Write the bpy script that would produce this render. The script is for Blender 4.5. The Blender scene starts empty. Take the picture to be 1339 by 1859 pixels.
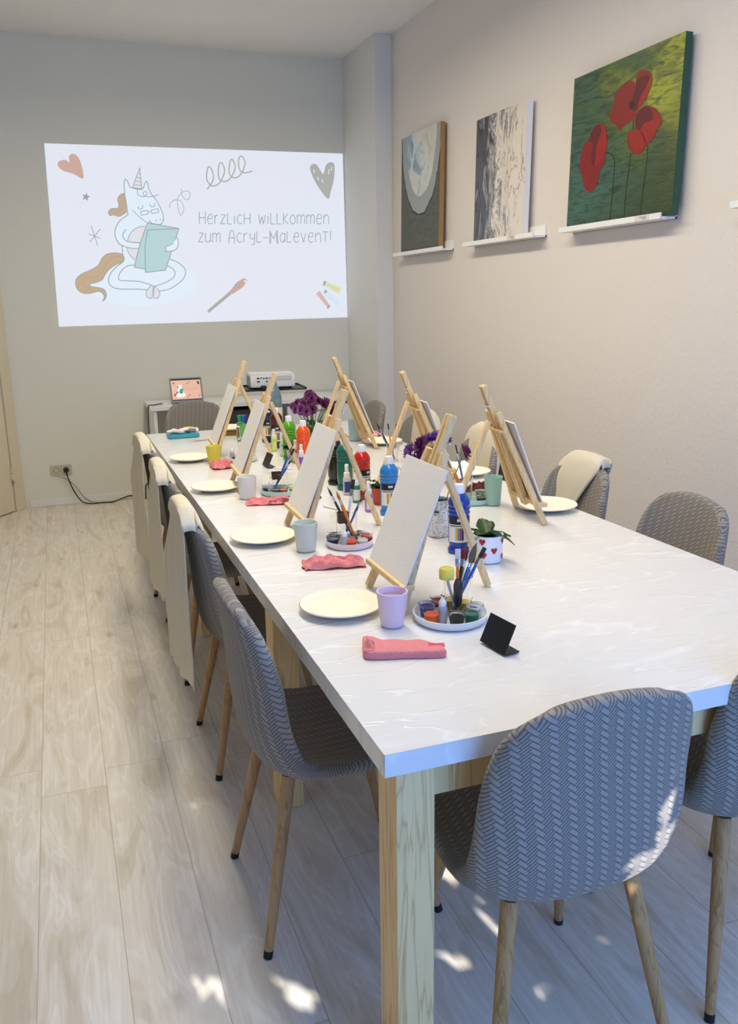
import bpy, bmesh, math, random
from mathutils import Vector, Matrix, noise
from mathutils.geometry import tessellate_polygon
random.seed(7)
PI = math.pi
sc = bpy.context.scene
COL = sc.collection
# ---------------------------------------------------------------- camera, light, exposure
cam_d = bpy.data.cameras.new('camera'); cam = bpy.data.objects.new('camera', cam_d); COL.objects.link(cam)
sc.camera = cam
cam_d.sensor_fit = 'VERTICAL'; cam_d.sensor_height = 36.0; cam_d.lens = 1532.3 / 1859 * 36.0
cam_d.clip_start = .02
yaw, pitch, roll = map(math.radians, (19.841, 14.057, -.944))
fwd = Vector((math.sin(yaw)*math.cos(pitch), math.cos(yaw)*math.cos(pitch), -math.sin(pitch)))
r0 = Vector((math.cos(yaw), -math.sin(yaw), 0)); u0 = r0.cross(fwd)
rt = r0*math.cos(roll) + u0*math.sin(roll); up = u0*math.cos(roll) - r0*math.sin(roll)
M = Matrix((rt, up, -fwd)).transposed().to_4x4(); M.translation = Vector((0, 0, 1.4888))
cam.matrix_world = M
sc.view_settings.view_transform = 'Standard'; sc.view_settings.look = 'None'
sc.view_settings.gamma = 1; sc.view_settings.use_curve_mapping = False
sc.view_settings.exposure = 0.0
w = bpy.data.worlds.new('sky'); sc.world = w; w.use_nodes = True
bg = w.node_tree.nodes['Background']; bg.inputs[0].default_value = (.40, .58, 1, 1); bg.inputs[1].default_value = 2.2
def area(name, loc, rot, sx, sy, power, col, spread=180):
    d = bpy.data.lights.new(name, 'AREA'); d.shape = 'RECTANGLE'; d.size = sx; d.size_y = sy
    d.energy = power; d.color = col; d.spread = math.radians(spread)
    o = bpy.data.objects.new(name, d); COL.objects.link(o); o.location = loc; o.rotation_euler = rot
    return o
area('ceiling_lamp_light', (.80, 3.1, 2.95), (0, 0, 0), .28, 4.0, 69, (1, .905, .715))
area('window_daylight', (1.2, -1.42, 1.55), (math.radians(90), 0, 0), 1.9, 1.8, 72, (.16, .39, 1))
sun_d = bpy.data.lights.new('sun', 'SUN'); sun_d.energy = 8; sun_d.angle = .004; sun_d.color = (1, .97, .92)
sun = bpy.data.objects.new('sun', sun_d); COL.objects.link(sun)
SUN = Vector((-.10, 1.0, -.62)).normalized()          # direction the sunlight travels
sun.rotation_euler = SUN.to_track_quat('-Z', 'Y').to_euler()

# ---------------------------------------------------------------- helpers
def lin(c):
    if isinstance(c, str): c = [int(c[i:i+2], 16)/255 for i in (0, 2, 4)]
    return tuple((x/12.92 if x <= .04045 else ((x+.055)/1.055)**2.4) for x in c) + (1,)
MATS = {}
def mat(name, col, rough=.6, metal=0, trans=0, bump=0, bscale=60, spec=.5, noise_amt=0, emit=0, coat=0, ior=1.45, alpha=1):
    if name in MATS: return MATS[name]
    m = bpy.data.materials.new(name); m.use_nodes = True; nt = m.node_tree; b = nt.nodes['Principled BSDF']
    b.inputs['Base Color'].default_value = lin(col); b.inputs['Roughness'].default_value = rough
    b.inputs['Metallic'].default_value = metal; b.inputs['Transmission Weight'].default_value = trans
    b.inputs['Specular IOR Level'].default_value = spec; b.inputs['IOR'].default_value = ior
    b.inputs['Coat Weight'].default_value = coat; b.inputs['Alpha'].default_value = alpha
    if emit:
        b.inputs['Emission Color'].default_value = lin(col); b.inputs['Emission Strength'].default_value = emit
    tc = nt.nodes.new('ShaderNodeTexCoord'); n = nt.nodes.new('ShaderNodeTexNoise'); n.inputs['Scale'].default_value = bscale
    n.inputs['Detail'].default_value = 3
    nt.links.new(tc.outputs['Object'], n.inputs['Vector'])
    if bump:
        bp = nt.nodes.new('ShaderNodeBump'); bp.inputs['Strength'].default_value = bump; bp.inputs['Distance'].default_value = .004
        nt.links.new(n.outputs['Fac'], bp.inputs['Height']); nt.links.new(bp.outputs[0], b.inputs['Normal'])
    if noise_amt:
        mx = nt.nodes.new('ShaderNodeMix'); mx.data_type = 'RGBA'
        c = lin(col); d = tuple(x*(1-noise_amt) for x in c[:3])+(1,)
        mx.inputs[6].default_value = d; mx.inputs[7].default_value = c
        nt.links.new(n.outputs['Fac'], mx.inputs[0]); nt.links.new(mx.outputs[2], b.inputs['Base Color'])
        if emit: nt.links.new(mx.outputs[2], b.inputs['Emission Color'])
    MATS[name] = m; return m
class G:
    """tiny node graph helper"""
    def __init__(s, name):
        s.m = bpy.data.materials.new(name); s.m.use_nodes = True; s.nt = s.m.node_tree; s.b = s.nt.nodes['Principled BSDF']; MATS[name] = s.m
        s.tc = s.nt.nodes.new('ShaderNodeTexCoord')
    def link(s, a, b): s.nt.links.new(a, b)
    def put(s, sock, v):
        if hasattr(v, 'links'): s.link(v, sock)
        elif v is not None: sock.default_value = v
    def math(s, op, a, b=None, c=None):
        n = s.nt.nodes.new('ShaderNodeMath'); n.operation = op
        for i, v in enumerate((a, b, c)):
            if v is not None: s.put(n.inputs[i], v)
        return n.outputs[0]
    def noise(s, vec, scale, detail=3, rough=.5, dist=0, typ='FBM'):
        n = s.nt.nodes.new('ShaderNodeTexNoise'); n.noise_type = typ; n.inputs['Scale'].default_value = scale; n.inputs['Detail'].default_value = detail
        n.inputs['Roughness'].default_value = rough; n.inputs['Distortion'].default_value = dist; s.put(n.inputs['Vector'], vec); return n.outputs['Fac']
    def mapping(s, vec, scale=(1, 1, 1), rot=(0, 0, 0), loc=(0, 0, 0)):
        n = s.nt.nodes.new('ShaderNodeMapping'); s.put(n.inputs[0], vec); n.inputs['Scale'].default_value = scale; n.inputs['Rotation'].default_value = rot; n.inputs['Location'].default_value = loc
        return n.outputs[0]
    def mix(s, f, a, b):
        n = s.nt.nodes.new('ShaderNodeMix'); n.data_type = 'RGBA'; s.put(n.inputs[0], f)
        s.put(n.inputs[6], lin(a) if isinstance(a, str) else a); s.put(n.inputs[7], lin(b) if isinstance(b, str) else b); return n.outputs[2]
    def ramp(s, f, stops):
        n = s.nt.nodes.new('ShaderNodeValToRGB'); e = n.color_ramp.elements
        while len(e) < len(stops): e.new(.5)
        for q, (p, c) in zip(e, stops): q.position = p; q.color = lin(c) if isinstance(c, str) else c
        s.link(f, n.inputs[0]); return n.outputs[0]
    def sep(s, v):
        n = s.nt.nodes.new('ShaderNodeSeparateXYZ'); s.link(v, n.inputs[0]); return n.outputs
    def bump(s, h, strength=.3, dist=.003):
        n = s.nt.nodes.new('ShaderNodeBump'); n.inputs['Strength'].default_value = strength; n.inputs['Distance'].default_value = dist
        s.link(h, n.inputs['Height']); s.link(n.outputs[0], s.b.inputs['Normal'])
    def set(s, **k):
        for a, v in k.items(): s.put(s.b.inputs[a.replace('_', ' ')], v)
        return s.m
def tag(o, label=None, cat=None, group=None, kind=None):
    if label: o['label'] = label
    if cat: o['category'] = cat
    if group: o['group'] = group
    if kind: o['kind'] = kind
    return o
def thing(name, label, cat, loc=(0, 0, 0), rz=0, group=None):
    o = bpy.data.objects.new(name, None); COL.objects.link(o); o.empty_display_size = .05
    o.location = loc; o.rotation_euler = (0, 0, rz); return tag(o, label, cat, group)
def copy_tree(o, parent=None):
    c = o.copy(); COL.objects.link(c); c.parent = parent
    for ch in list(o.children): copy_tree(ch, c)
    return c
class MB:
    def __init__(s): s.bm = bmesh.new(); s.uv = None; s.mi = 0
    def box(s, x0, x1, y0, y1, z0, z1, bev=0, mx=None):
        r = bmesh.ops.create_cube(s.bm, size=1); vs = r['verts']
        for v in vs: v.co = Vector(((x0+x1)/2+v.co.x*(x1-x0), (y0+y1)/2+v.co.y*(y1-y0), (z0+z1)/2+v.co.z*(z1-z0)))
        if bev:
            es = list({e for v in vs for e in v.link_edges})
            rb = bmesh.ops.bevel(s.bm, geom=es, offset=bev, segments=2, affect='EDGES', profile=.6); vs = list({v for v in rb['verts']} | {v for v in vs if v.is_valid})
        if mx is not None:
            for v in vs: v.co = mx @ v.co
        return s
    def beam(s, a, b, w, d, side=(1, 0, 0), bev=.001):
        """rectangular bar from a to b: w along side, d across"""
        a, b = Vector(a), Vector(b); z = (b-a).normalized(); x = Vector(side); x = (x-z*x.dot(z)).normalized(); y = z.cross(x)
        m = Matrix((x, y, z)).transposed().to_4x4(); m.translation = a
        return s.box(-w/2, w/2, -d/2, d/2, 0, (b-a).length, bev, m)
    def lathe(s, prof, n=28, cx=0, cy=0, close=True, mx=None):
        rings = []
        for r, z in prof:
            if r < 1e-6: rings.append([s.bm.verts.new((cx, cy, z))])
            else: rings.append([s.bm.verts.new((cx+r*math.cos(2*PI*i/n), cy+r*math.sin(2*PI*i/n), z)) for i in range(n)])
        for a, b in zip(rings, rings[1:]):
            for i in range(n):
                j = (i+1) % n
                try:
                    if len(a) == 1 and len(b) > 1: f = s.bm.faces.new((a[0], b[j], b[i]))
                    elif len(b) == 1 and len(a) > 1: f = s.bm.faces.new((a[i], a[j], b[0]))
                    elif len(a) > 1: f = s.bm.faces.new((a[i], a[j], b[j], b[i]))
                    f.material_index = s.mi
                except ValueError: pass
        if mx is not None:
            for rr in rings:
                for v in rr: v.co = mx @ v.co
        return s
    def tube(s, pts, rad, n=8, cap=True):
        pts = [Vector(p) for p in pts]; rad = rad if isinstance(rad, (list, tuple)) else [rad]*len(pts)
        rings = []; t0 = (pts[1]-pts[0]).normalized(); nx = t0.orthogonal().normalized()
        for i, p in enumerate(pts):
            t = (pts[min(i+1, len(pts)-1)]-pts[max(i-1, 0)]).normalized(); nx = (nx-t*nx.dot(t)).normalized(); ny = t.cross(nx)
            rings.append([s.bm.verts.new(p+(nx*math.cos(2*PI*k/n)+ny*math.sin(2*PI*k/n))*rad[i]) for k in range(n)])
        for a, b in zip(rings, rings[1:]):
            for k in range(n):
                f = s.bm.faces.new((a[k], a[(k+1) % n], b[(k+1) % n], b[k])); f.material_index = s.mi
        if cap:
            for r_ in (rings[0][::-1], rings[-1]):
                f = s.bm.faces.new(r_); f.material_index = s.mi
        return s
    def grid(s, nu, nv, fn, uvfn=None, flip=False):
        vs = [[s.bm.verts.new(fn(i/nu, j/nv)) for j in range(nv+1)] for i in range(nu+1)]
        if uvfn and s.uv is None: s.uv = s.bm.loops.layers.uv.new('UVMap')
        for i in range(nu):
            for j in range(nv):
                idx = [(i, j), (i+1, j), (i+1, j+1), (i, j+1)]
                if flip: idx = idx[::-1]
                f = s.bm.faces.new([vs[a][b] for a, b in idx]); f.material_index = s.mi
                if uvfn:
                    for l, (a, b) in zip(f.loops, idx): l[s.uv].uv = uvfn(a/nu, b/nv)
        return s
    def ngon(s, pts, mi=None):
        P = [Vector(p) for p in pts]; vs = [s.bm.verts.new(p) for p in P]
        for tri in tessellate_polygon([P]):
            try: f = s.bm.faces.new([vs[k] for k in tri]); f.material_index = s.mi if mi is None else mi
            except ValueError: pass
        return s
    def build(s, name, m, parent=None, smooth=True, angle=40, loc=None, recalc=True):
        if recalc: bmesh.ops.recalc_face_normals(s.bm, faces=s.bm.faces)
        me = bpy.data.meshes.new(name); s.bm.to_mesh(me); s.bm.free()
        for x in (m if isinstance(m, (list, tuple)) else [m]): me.materials.append(x)
        if smooth:
            me.polygons.foreach_set('use_smooth', [True]*len(me.polygons)); me.set_sharp_from_angle(angle=math.radians(angle))
        o = bpy.data.objects.new(name, me); COL.objects.link(o); o.parent = parent
        if loc: o.location = loc
        return o
def smooth_pts(pts, k=4, closed=False):
    n = len(pts); out = []
    def P(i): return pts[i % n] if closed else pts[max(0, min(n-1, i))]
    for i in range(n if closed else n-1):
        a, b, c, d = P(i-1), P(i), P(i+1), P(i+2)
        for q in range(k):
            t = q/k
            out.append(tuple(.5*((2*b[j])+(-a[j]+c[j])*t+(2*a[j]-5*b[j]+4*c[j]-d[j])*t*t+(-a[j]+3*b[j]-3*c[j]+d[j])*t**3) for j in range(len(b))))
    if not closed: out.append(tuple(pts[-1]))
    return out

# ---------------------------------------------------------------- materials
def m_wall(name, col, b=.35):
    g = G(name); v = g.tc.outputs['Object']
    h = g.math('ADD', g.noise(v, 55, 3, .55), g.math('MULTIPLY', g.noise(v, 130, 2), .4))
    g.bump(h, b, .006); return g.set(Base_Color=lin(col), Roughness=.85)
M_WALL = m_wall('woodchip_wall_paint', 'E7E5D6'); M_SMOOTH = m_wall('smooth_white_paint', 'E4E2DC', .12); M_CEIL = m_wall('ceiling_paint', 'F0EDE6', .1); M_WALLR = m_wall('woodchip_wall_paint_warm', 'E9E1D9')
M_DOOR = mat('cream_door_paint', 'E3D6B8', .5, bump=.1, bscale=20); M_TRIM = mat('white_trim_paint', 'ECEAE4', .4)
def m_floor():
    g = G('whitewashed_oak_planks'); v = g.tc.outputs['Object']; x, y, z = g.sep(v)
    W, L = .196, 1.33
    u = g.math('DIVIDE', g.math('SUBTRACT', x, .016), W); row = g.math('FLOOR', u)
    off = g.math('FRACT', g.math('MULTIPLY', g.math('SINE', g.math('MULTIPLY', row, 12.9898)), 43758.5))
    t = g.math('ADD', g.math('DIVIDE', y, L), g.math('MULTIPLY', off, 1.0)); colm = g.math('FLOOR', t)
    rnd = g.math('FRACT', g.math('MULTIPLY', g.math('SINE', g.math('ADD', g.math('MULTIPLY', row, 78.233), g.math('MULTIPLY', colm, 37.719))), 4375.85))
    fu = g.math('FRACT', u); ft = g.math('FRACT', t)
    eu = g.math('MINIMUM', fu, g.math('SUBTRACT', 1, fu)); et = g.math('MINIMUM', ft, g.math('SUBTRACT', 1, ft))
    seam = g.math('MINIMUM', g.math('DIVIDE', eu, .009), g.math('DIVIDE', et, .0013)); seam = g.math('MINIMUM', seam, 1)
    cb = g.nt.nodes.new('ShaderNodeCombineXYZ'); g.link(x, cb.inputs[0]); g.link(y, cb.inputs[1]); g.link(g.math('MULTIPLY', rnd, 9), cb.inputs[2]); vv = cb.outputs[0]
    warp = g.noise(g.mapping(vv, (5, 1.1, 1)), 1.6, 3, .5, 1.4)
    cath = g.math('FRACT', g.math('MULTIPLY', warp, 9)); cath = g.math('ABSOLUTE', g.math('SUBTRACT', cath, .5))
    fine = g.noise(g.mapping(vv, (110, 3.5, 1)), 1, 4, .6)
    base = g.ramp(warp, [(.30, 'D6C9B2'), (.44, 'EAE1D1'), (.56, 'F2EBDE'), (.72, 'E6DBC9')])
    c1 = g.mix(g.math('MULTIPLY', g.math('SUBTRACT', .5, cath), .35), base, 'C0AF94')
    c2 = g.mix(g.math('MULTIPLY', g.math('SUBTRACT', fine, .42), .9), c1, 'B5A68E')
    kn = g.noise(g.mapping(vv, (6, 2.2, 1), loc=(3, 1, 0)), 1.5, 2, .5); kn = g.math('MULTIPLY', g.math('MAXIMUM', g.math('SUBTRACT', kn, .68), 0), 5)
    c3 = g.mix(g.math('MINIMUM', kn, .55), c2, '9C8869')
    c4 = g.mix(g.math('MULTIPLY', g.math('SUBTRACT', rnd, .5), .22), c3, 'EAE3D6')
    c5 = g.mix(seam, 'B3A692', c4)
    h = g.math('ADD', g.math('MULTIPLY', seam, .6), g.math('MULTIPLY', fine, .25)); g.bump(h, .35, .0015)
    return g.set(Base_Color=c5, Roughness=.42, Specular_IOR_Level=.4)
M_FLOOR = m_floor()
def m_wood(name, c1, c2, c3, scale=1.0, axis=2, rough=.55, knots=0):
    g = G(name); v = g.tc.outputs['Object']
    s = [26*scale, 26*scale, 26*scale]; s[axis] = 1.6*scale
    n = g.noise(g.mapping(v, tuple(s)), 1, 3, .5, .8); bands = g.math('FRACT', g.math('MULTIPLY', n, 5)); bands = g.math('ABSOLUTE', g.math('SUBTRACT', bands, .5))
    s2 = [170*scale]*3; s2[axis] = 5*scale
    f = g.noise(g.mapping(v, tuple(s2)), 1, 3)
    c = g.mix(g.math('POWER', g.math('MULTIPLY', bands, 2), 5), c1, c2); c = g.mix(g.math('MULTIPLY', f, .35), c, c3)
    if knots:
        k = g.noise(g.mapping(v, (9, 9, 4)), 1, 1); k = g.math('MINIMUM', g.math('MULTIPLY', g.math('MAXIMUM', g.math('SUBTRACT', k, .70), 0), 10), .8); c = g.mix(k, c, '7A5327')
    g.bump(f, .15, .001); return g.set(Base_Color=c, Roughness=rough)
M_PINE = m_wood('pale_pine_leg', 'FFDFA2', 'DDB176', 'EBCB90', 1, 2, knots=1)
M_EASEL = m_wood('easel_pine', 'EDD09A', 'D3A866', 'E0BC7F', 2.2, 2, .5)
M_LEG = m_wood('oak_print_leg', 'C39A68', '977040', 'AC8350', 1.6, 2, .5)
def m_fabric():
    g = G('embossed_weave_fabric'); uv = g.tc.outputs['UV']
    r = g.mapping(uv, (92, 92, 92), (0, 0, math.radians(38))); x, y, _ = g.sep(r)
    wob = g.noise(uv, 12, 1); x = g.math('ADD', x, g.math('MULTIPLY', wob, .25))
    fx, fy = g.math('FLOOR', x), g.math('FLOOR', y)
    k = g.math('FLOORED_MODULO', g.math('ADD', fx, fy), 4); over = g.math('LESS_THAN', k, 1.5)
    px = g.math('FRACT', x); py = g.math('FRACT', y)
    def prof(p, wd): return g.math('MINIMUM', g.math('MULTIPLY', g.math('MAXIMUM', g.math('SUBTRACT', wd, g.math('ABSOLUTE', g.math('SUBTRACT', p, .5))), 0), 9), 1)
    hy = prof(py, .44); px2 = g.math('FRACT', g.math('MULTIPLY', x, 2)); hx = prof(px2, .38)
    # bar ends: the crossing strand dips where the run of two cells ends
    run = g.math('DIVIDE', g.math('ADD', g.math('SUBTRACT', k, 0), px), 2); endp = g.math('MINIMUM', g.math('MULTIPLY', g.math('MINIMUM', run, g.math('SUBTRACT', 1, run)), 14), 1)
    hb = g.math('MULTIPLY', hy, g.math('MAXIMUM', endp, 0))
    h = g.math('ADD', g.math('MULTIPLY', over, hb), g.math('MULTIPLY', g.math('SUBTRACT', 1, over), g.math('MULTIPLY', hx, .85)))
    fine = g.noise(uv, 1400, 2); h2 = g.math('ADD', h, g.math('MULTIPLY', fine, .15))
    g.bump(h2, .8, .0016)
    c = g.mix(h, '6F6963', 'ABA398'); c = g.mix(g.math('MULTIPLY', fine, .3), c, '7D766C')
    return g.set(Base_Color=c, Roughness=.9, Sheen_Weight=.15)
M_FABRIC = m_fabric()
def m_film():
    g = G('wrinkled_white_table_film'); v = g.tc.outputs['Object']
    def ridge(sc, rot, loc, scale, k, dist=.5):
        n = g.noise(g.mapping(v, sc, (0, 0, rot), loc), scale, 2, .45, dist)
        return g.math('POWER', g.math('MAXIMUM', g.math('SUBTRACT', 1, g.math('MULTIPLY', g.math('ABSOLUTE', g.math('SUBTRACT', n, .5)), k)), 0), 1.5)
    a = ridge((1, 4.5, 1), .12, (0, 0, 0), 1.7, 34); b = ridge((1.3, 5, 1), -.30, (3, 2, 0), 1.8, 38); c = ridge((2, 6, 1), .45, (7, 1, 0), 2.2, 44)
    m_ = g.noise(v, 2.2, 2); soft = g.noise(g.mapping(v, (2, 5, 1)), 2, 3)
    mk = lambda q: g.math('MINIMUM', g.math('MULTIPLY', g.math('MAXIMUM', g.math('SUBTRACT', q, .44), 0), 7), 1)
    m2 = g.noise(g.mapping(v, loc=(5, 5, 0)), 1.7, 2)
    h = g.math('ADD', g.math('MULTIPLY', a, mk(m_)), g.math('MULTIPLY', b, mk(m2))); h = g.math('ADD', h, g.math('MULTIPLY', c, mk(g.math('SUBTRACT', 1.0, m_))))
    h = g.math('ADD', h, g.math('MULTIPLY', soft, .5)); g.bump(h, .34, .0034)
    rd = g.math('MINIMUM', g.math('MULTIPLY', g.math('SUBTRACT', h, g.math('MULTIPLY', soft, .5)), .9), 1)  # wrinkle highlights painted in: film colour lightens along the ridges
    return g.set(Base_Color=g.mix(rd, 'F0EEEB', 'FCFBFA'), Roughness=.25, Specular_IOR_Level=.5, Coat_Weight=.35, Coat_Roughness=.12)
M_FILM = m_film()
M_CLOTH = mat('natural_cotton_apron', 'E6DCC4', .9, bump=.5, bscale=18); M_TOWEL = mat('coral_pink_microfibre', 'F7989A', .95, bump=.8, bscale=220, noise_amt=.2)
def m_stained():
    g = G('stained_coral_cloth'); v = g.tc.outputs['Object']
    n = g.noise(v, 22, 3); s = g.math('MINIMUM', g.math('MULTIPLY', g.math('MAXIMUM', g.math('SUBTRACT', n, .56), 0), 9), .85)
    c = g.mix(s, 'F29090', '6A3036'); g.bump(g.noise(v, 200, 2), .5, .002); return g.set(Base_Color=c, Roughness=.95)
M_STAIN = m_stained()
M_PLATE = mat('ivory_paper_plate', 'FBF3DC', .55, bump=.15, bscale=40); M_WHITE = mat('white_plastic', 'F4F4F2', .35); M_BLACK = mat('black_plastic', '111214', .35)
M_CANVAS = mat('primed_canvas', 'FBF8F5', .85, bump=.5, bscale=500); M_GLASS = mat('clear_glass', 'FFFFFF', .03, trans=1, ior=1.3)
M_CLEAR = mat('clear_thin_plastic', 'FFFFFF', .06, trans=1, ior=1.08); M_STEEL = mat('brushed_steel', 'C8C8C8', .3, 1); M_FOOT = mat('black_foot_cap', '141414', .5)
M_LEAF = mat('plant_leaf', '33561F', .45, noise_amt=.55, bscale=60); M_STEM = mat('plant_stem', '6B8A44', .5); M_SOIL = mat('potting_soil', '2B221B', .9, bump=1)
M_LABEL = mat('white_label', 'E9E7E0', .5); M_LBLACK = mat('black_label', '15161A', .4)
def paint(c, r=.3): return mat('plastic_'+c, c, r, coat=.3)

# ---------------------------------------------------------------- room
def structure(o, label=None): o['kind'] = 'structure'; return o
X1, YF, H = 2.412, 6.762, 3.287
structure(MB().box(-1.6, 2.6, -1.6, 6.9, -.08, 0).build('floor', M_FLOOR, smooth=False))
structure(MB().box(-1.6, 2.6, -1.6, 6.95, H, H+.1).build('ceiling', M_CEIL, smooth=False))
structure(MB().box(-1.6, 2.6, YF, YF+.14, 0, H).build('wall_back', M_WALL, smooth=False))
structure(MB().box(X1, X1+.15, -1.6, YF, 0, H).build('wall_right', M_WALLR, smooth=False))
structure(MB().box(2.282, X1, 6.062, YF, 0, H, .004).build('wall_pier', M_SMOOTH, smooth=False))
dd = Vector((-.165, -.236, 0)).normalized(); nn = Vector((dd.y, -dd.x, 0))       # angled corner wall that holds the door
corner = Vector((-.34, YF, 0))
def ang(a0, a1, b0, b1, z0, z1, name, m, bev=0, parent=None):
    mx = Matrix((dd, nn, Vector((0, 0, 1)))).transposed().to_4x4(); mx.translation = corner
    return MB().box(a0, a1, b0, b1, z0, z1, bev, mx).build(name, m, parent, smooth=False)
structure(ang(-.1, 1.55, .03, .16, 0, H, 'wall_left_angled', M_WALL))
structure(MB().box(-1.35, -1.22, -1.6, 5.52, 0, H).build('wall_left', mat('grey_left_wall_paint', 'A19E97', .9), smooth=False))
structure(ang(.0, .105, -.015, .03, 0, 2.25, 'trim_1', M_DOOR, .004))
dr = structure(ang(.112, 1.0, -.004, .03, .008, 2.2, 'door_1', M_DOOR, .003))
for z in (.24, 1.75):
    for k in range(2): ang(.100, .124, -.022, -.006, z+.052*k, z+.048+.052*k, 'door_hinge', M_DOOR, .003, dr)
    b = ang(.106, .116, -.024, -.010, z-.03, z-.01, 'hinge_pin', M_STEEL, .002, dr)
# front wall behind the viewer with the window the daylight comes through
wf = MB(); wf.box(-1.3, -.5, -1.6, -1.5, 0, H); wf.box(2.2, 2.6, -1.6, -1.5, 0, H); wf.box(-.5, 2.2, -1.6, -1.5, 0, .45); wf.box(-.5, 2.2, -1.6, -1.5, 2.6, H)
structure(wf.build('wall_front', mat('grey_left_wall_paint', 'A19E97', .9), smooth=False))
wn = MB(); wn.box(-.5, 2.2, -1.59, -1.53, .45, .5); wn.box(-.5, 2.2, -1.59, -1.53, 2.55, 2.6)
for x in (-.5, .83, 2.15): wn.box(x, x+.05, -1.59, -1.53, .45, 2.6)
structure(wn.build('window_1', M_TRIM, smooth=False))
def base(x0, x1, y0, y1, n): structure(MB().box(x0, x1, y0, y1, 0, .058, .006).build(n, M_TRIM, smooth=False))
base(-.30, 2.282, YF-.014, YF, 'baseboard_back'); base(X1-.014, X1, -1.5, 6.062, 'baseboard_right')
base(2.268, 2.282, 6.062, YF-.014, 'baseboard_pier')

# ---------------------------------------------------------------- projected slide on the far wall
SC = {'line': '969DA2', 'ice': 'DDEAF6', 'blush': 'DCDCE4', 'brown': 'C0A684', 'teal': 'B2D0D3', 'salmon': 'CBA496', 'salmon2': 'D9B4AE', 'grey': 'A9A9A4', 'lemon': 'DBDFAA', 'sky': 'CFE3F5'}
def m_slide(name, c, e=.90):
    g = G(name); h = g.math('ADD', g.noise(g.tc.outputs['Object'], 55, 3, .55), g.math('MULTIPLY', g.noise(g.tc.outputs['Object'], 130, 2), .4)); g.bump(h, .3, .006)
    cc = g.mix(g.math('MULTIPLY', h, .09), c, 'C4C8D0')
    return g.set(Base_Color=tuple(x*.25 for x in lin(c)[:3])+(1,), Roughness=.9, Emission_Color=cc, Emission_Strength=e)
SM = {k: m_slide('projected_'+k, c, .92) for k, c in SC.items()}; M_SLIDE = m_slide('projected_white', 'E2E7F2')
def ribbon(mb, pts, wd, f, mi, closed=False):
    n = len(pts); P = [Vector((p[0], p[1])) for p in pts]; L = []; R = []
    for i in range(n):
        a = P[(i-1) % n] if closed or i else P[i]; b = P[(i+1) % n] if closed or i < n-1 else P[i]
        t = (b-a); t = t.normalized() if t.length > 1e-9 else Vector((1, 0)); q = Vector((-t.y, t.x))*wd/2
        L.append(mb.bm.verts.new(f(P[i]+q))); R.append(mb.bm.verts.new(f(P[i]-q)))
    for i in range(n if closed else n-1):
        j = (i+1) % n
        fa = mb.bm.faces.new((L[i], R[i], R[j], L[j])); fa.material_index = mi
def draw(items, name, parent, k, org, dirx, diry, off, nrm, mats, lift=.0):
    mb = MB(); names = list(SC)
    for q, (kind, col, wd, pts) in enumerate(items):
        o = off + q*lift
        f = lambda p, o=o: org + dirx*(p[0]*k) + diry*(p[1]*k) + nrm*o
        mi = names.index(col)
        if kind == 'F': mb.ngon([f(p) for p in smooth_pts(pts, 4, True)], mi)
        elif kind == 'G': mb.ngon([f(p) for p in pts], mi)
        elif kind == 'L': ribbon(mb, smooth_pts(pts, 4), wd, f, mi)
        elif kind == 'C': ribbon(mb, smooth_pts(pts, 4, True), wd, f, mi, True)
        elif kind == 'K':
            for a, b in zip(pts, pts[1:]): ribbon(mb, [a, b], wd, f, mi)
    return mb.build(name, [mats[n] for n in names], parent, smooth=False, recalc=False)
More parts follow.
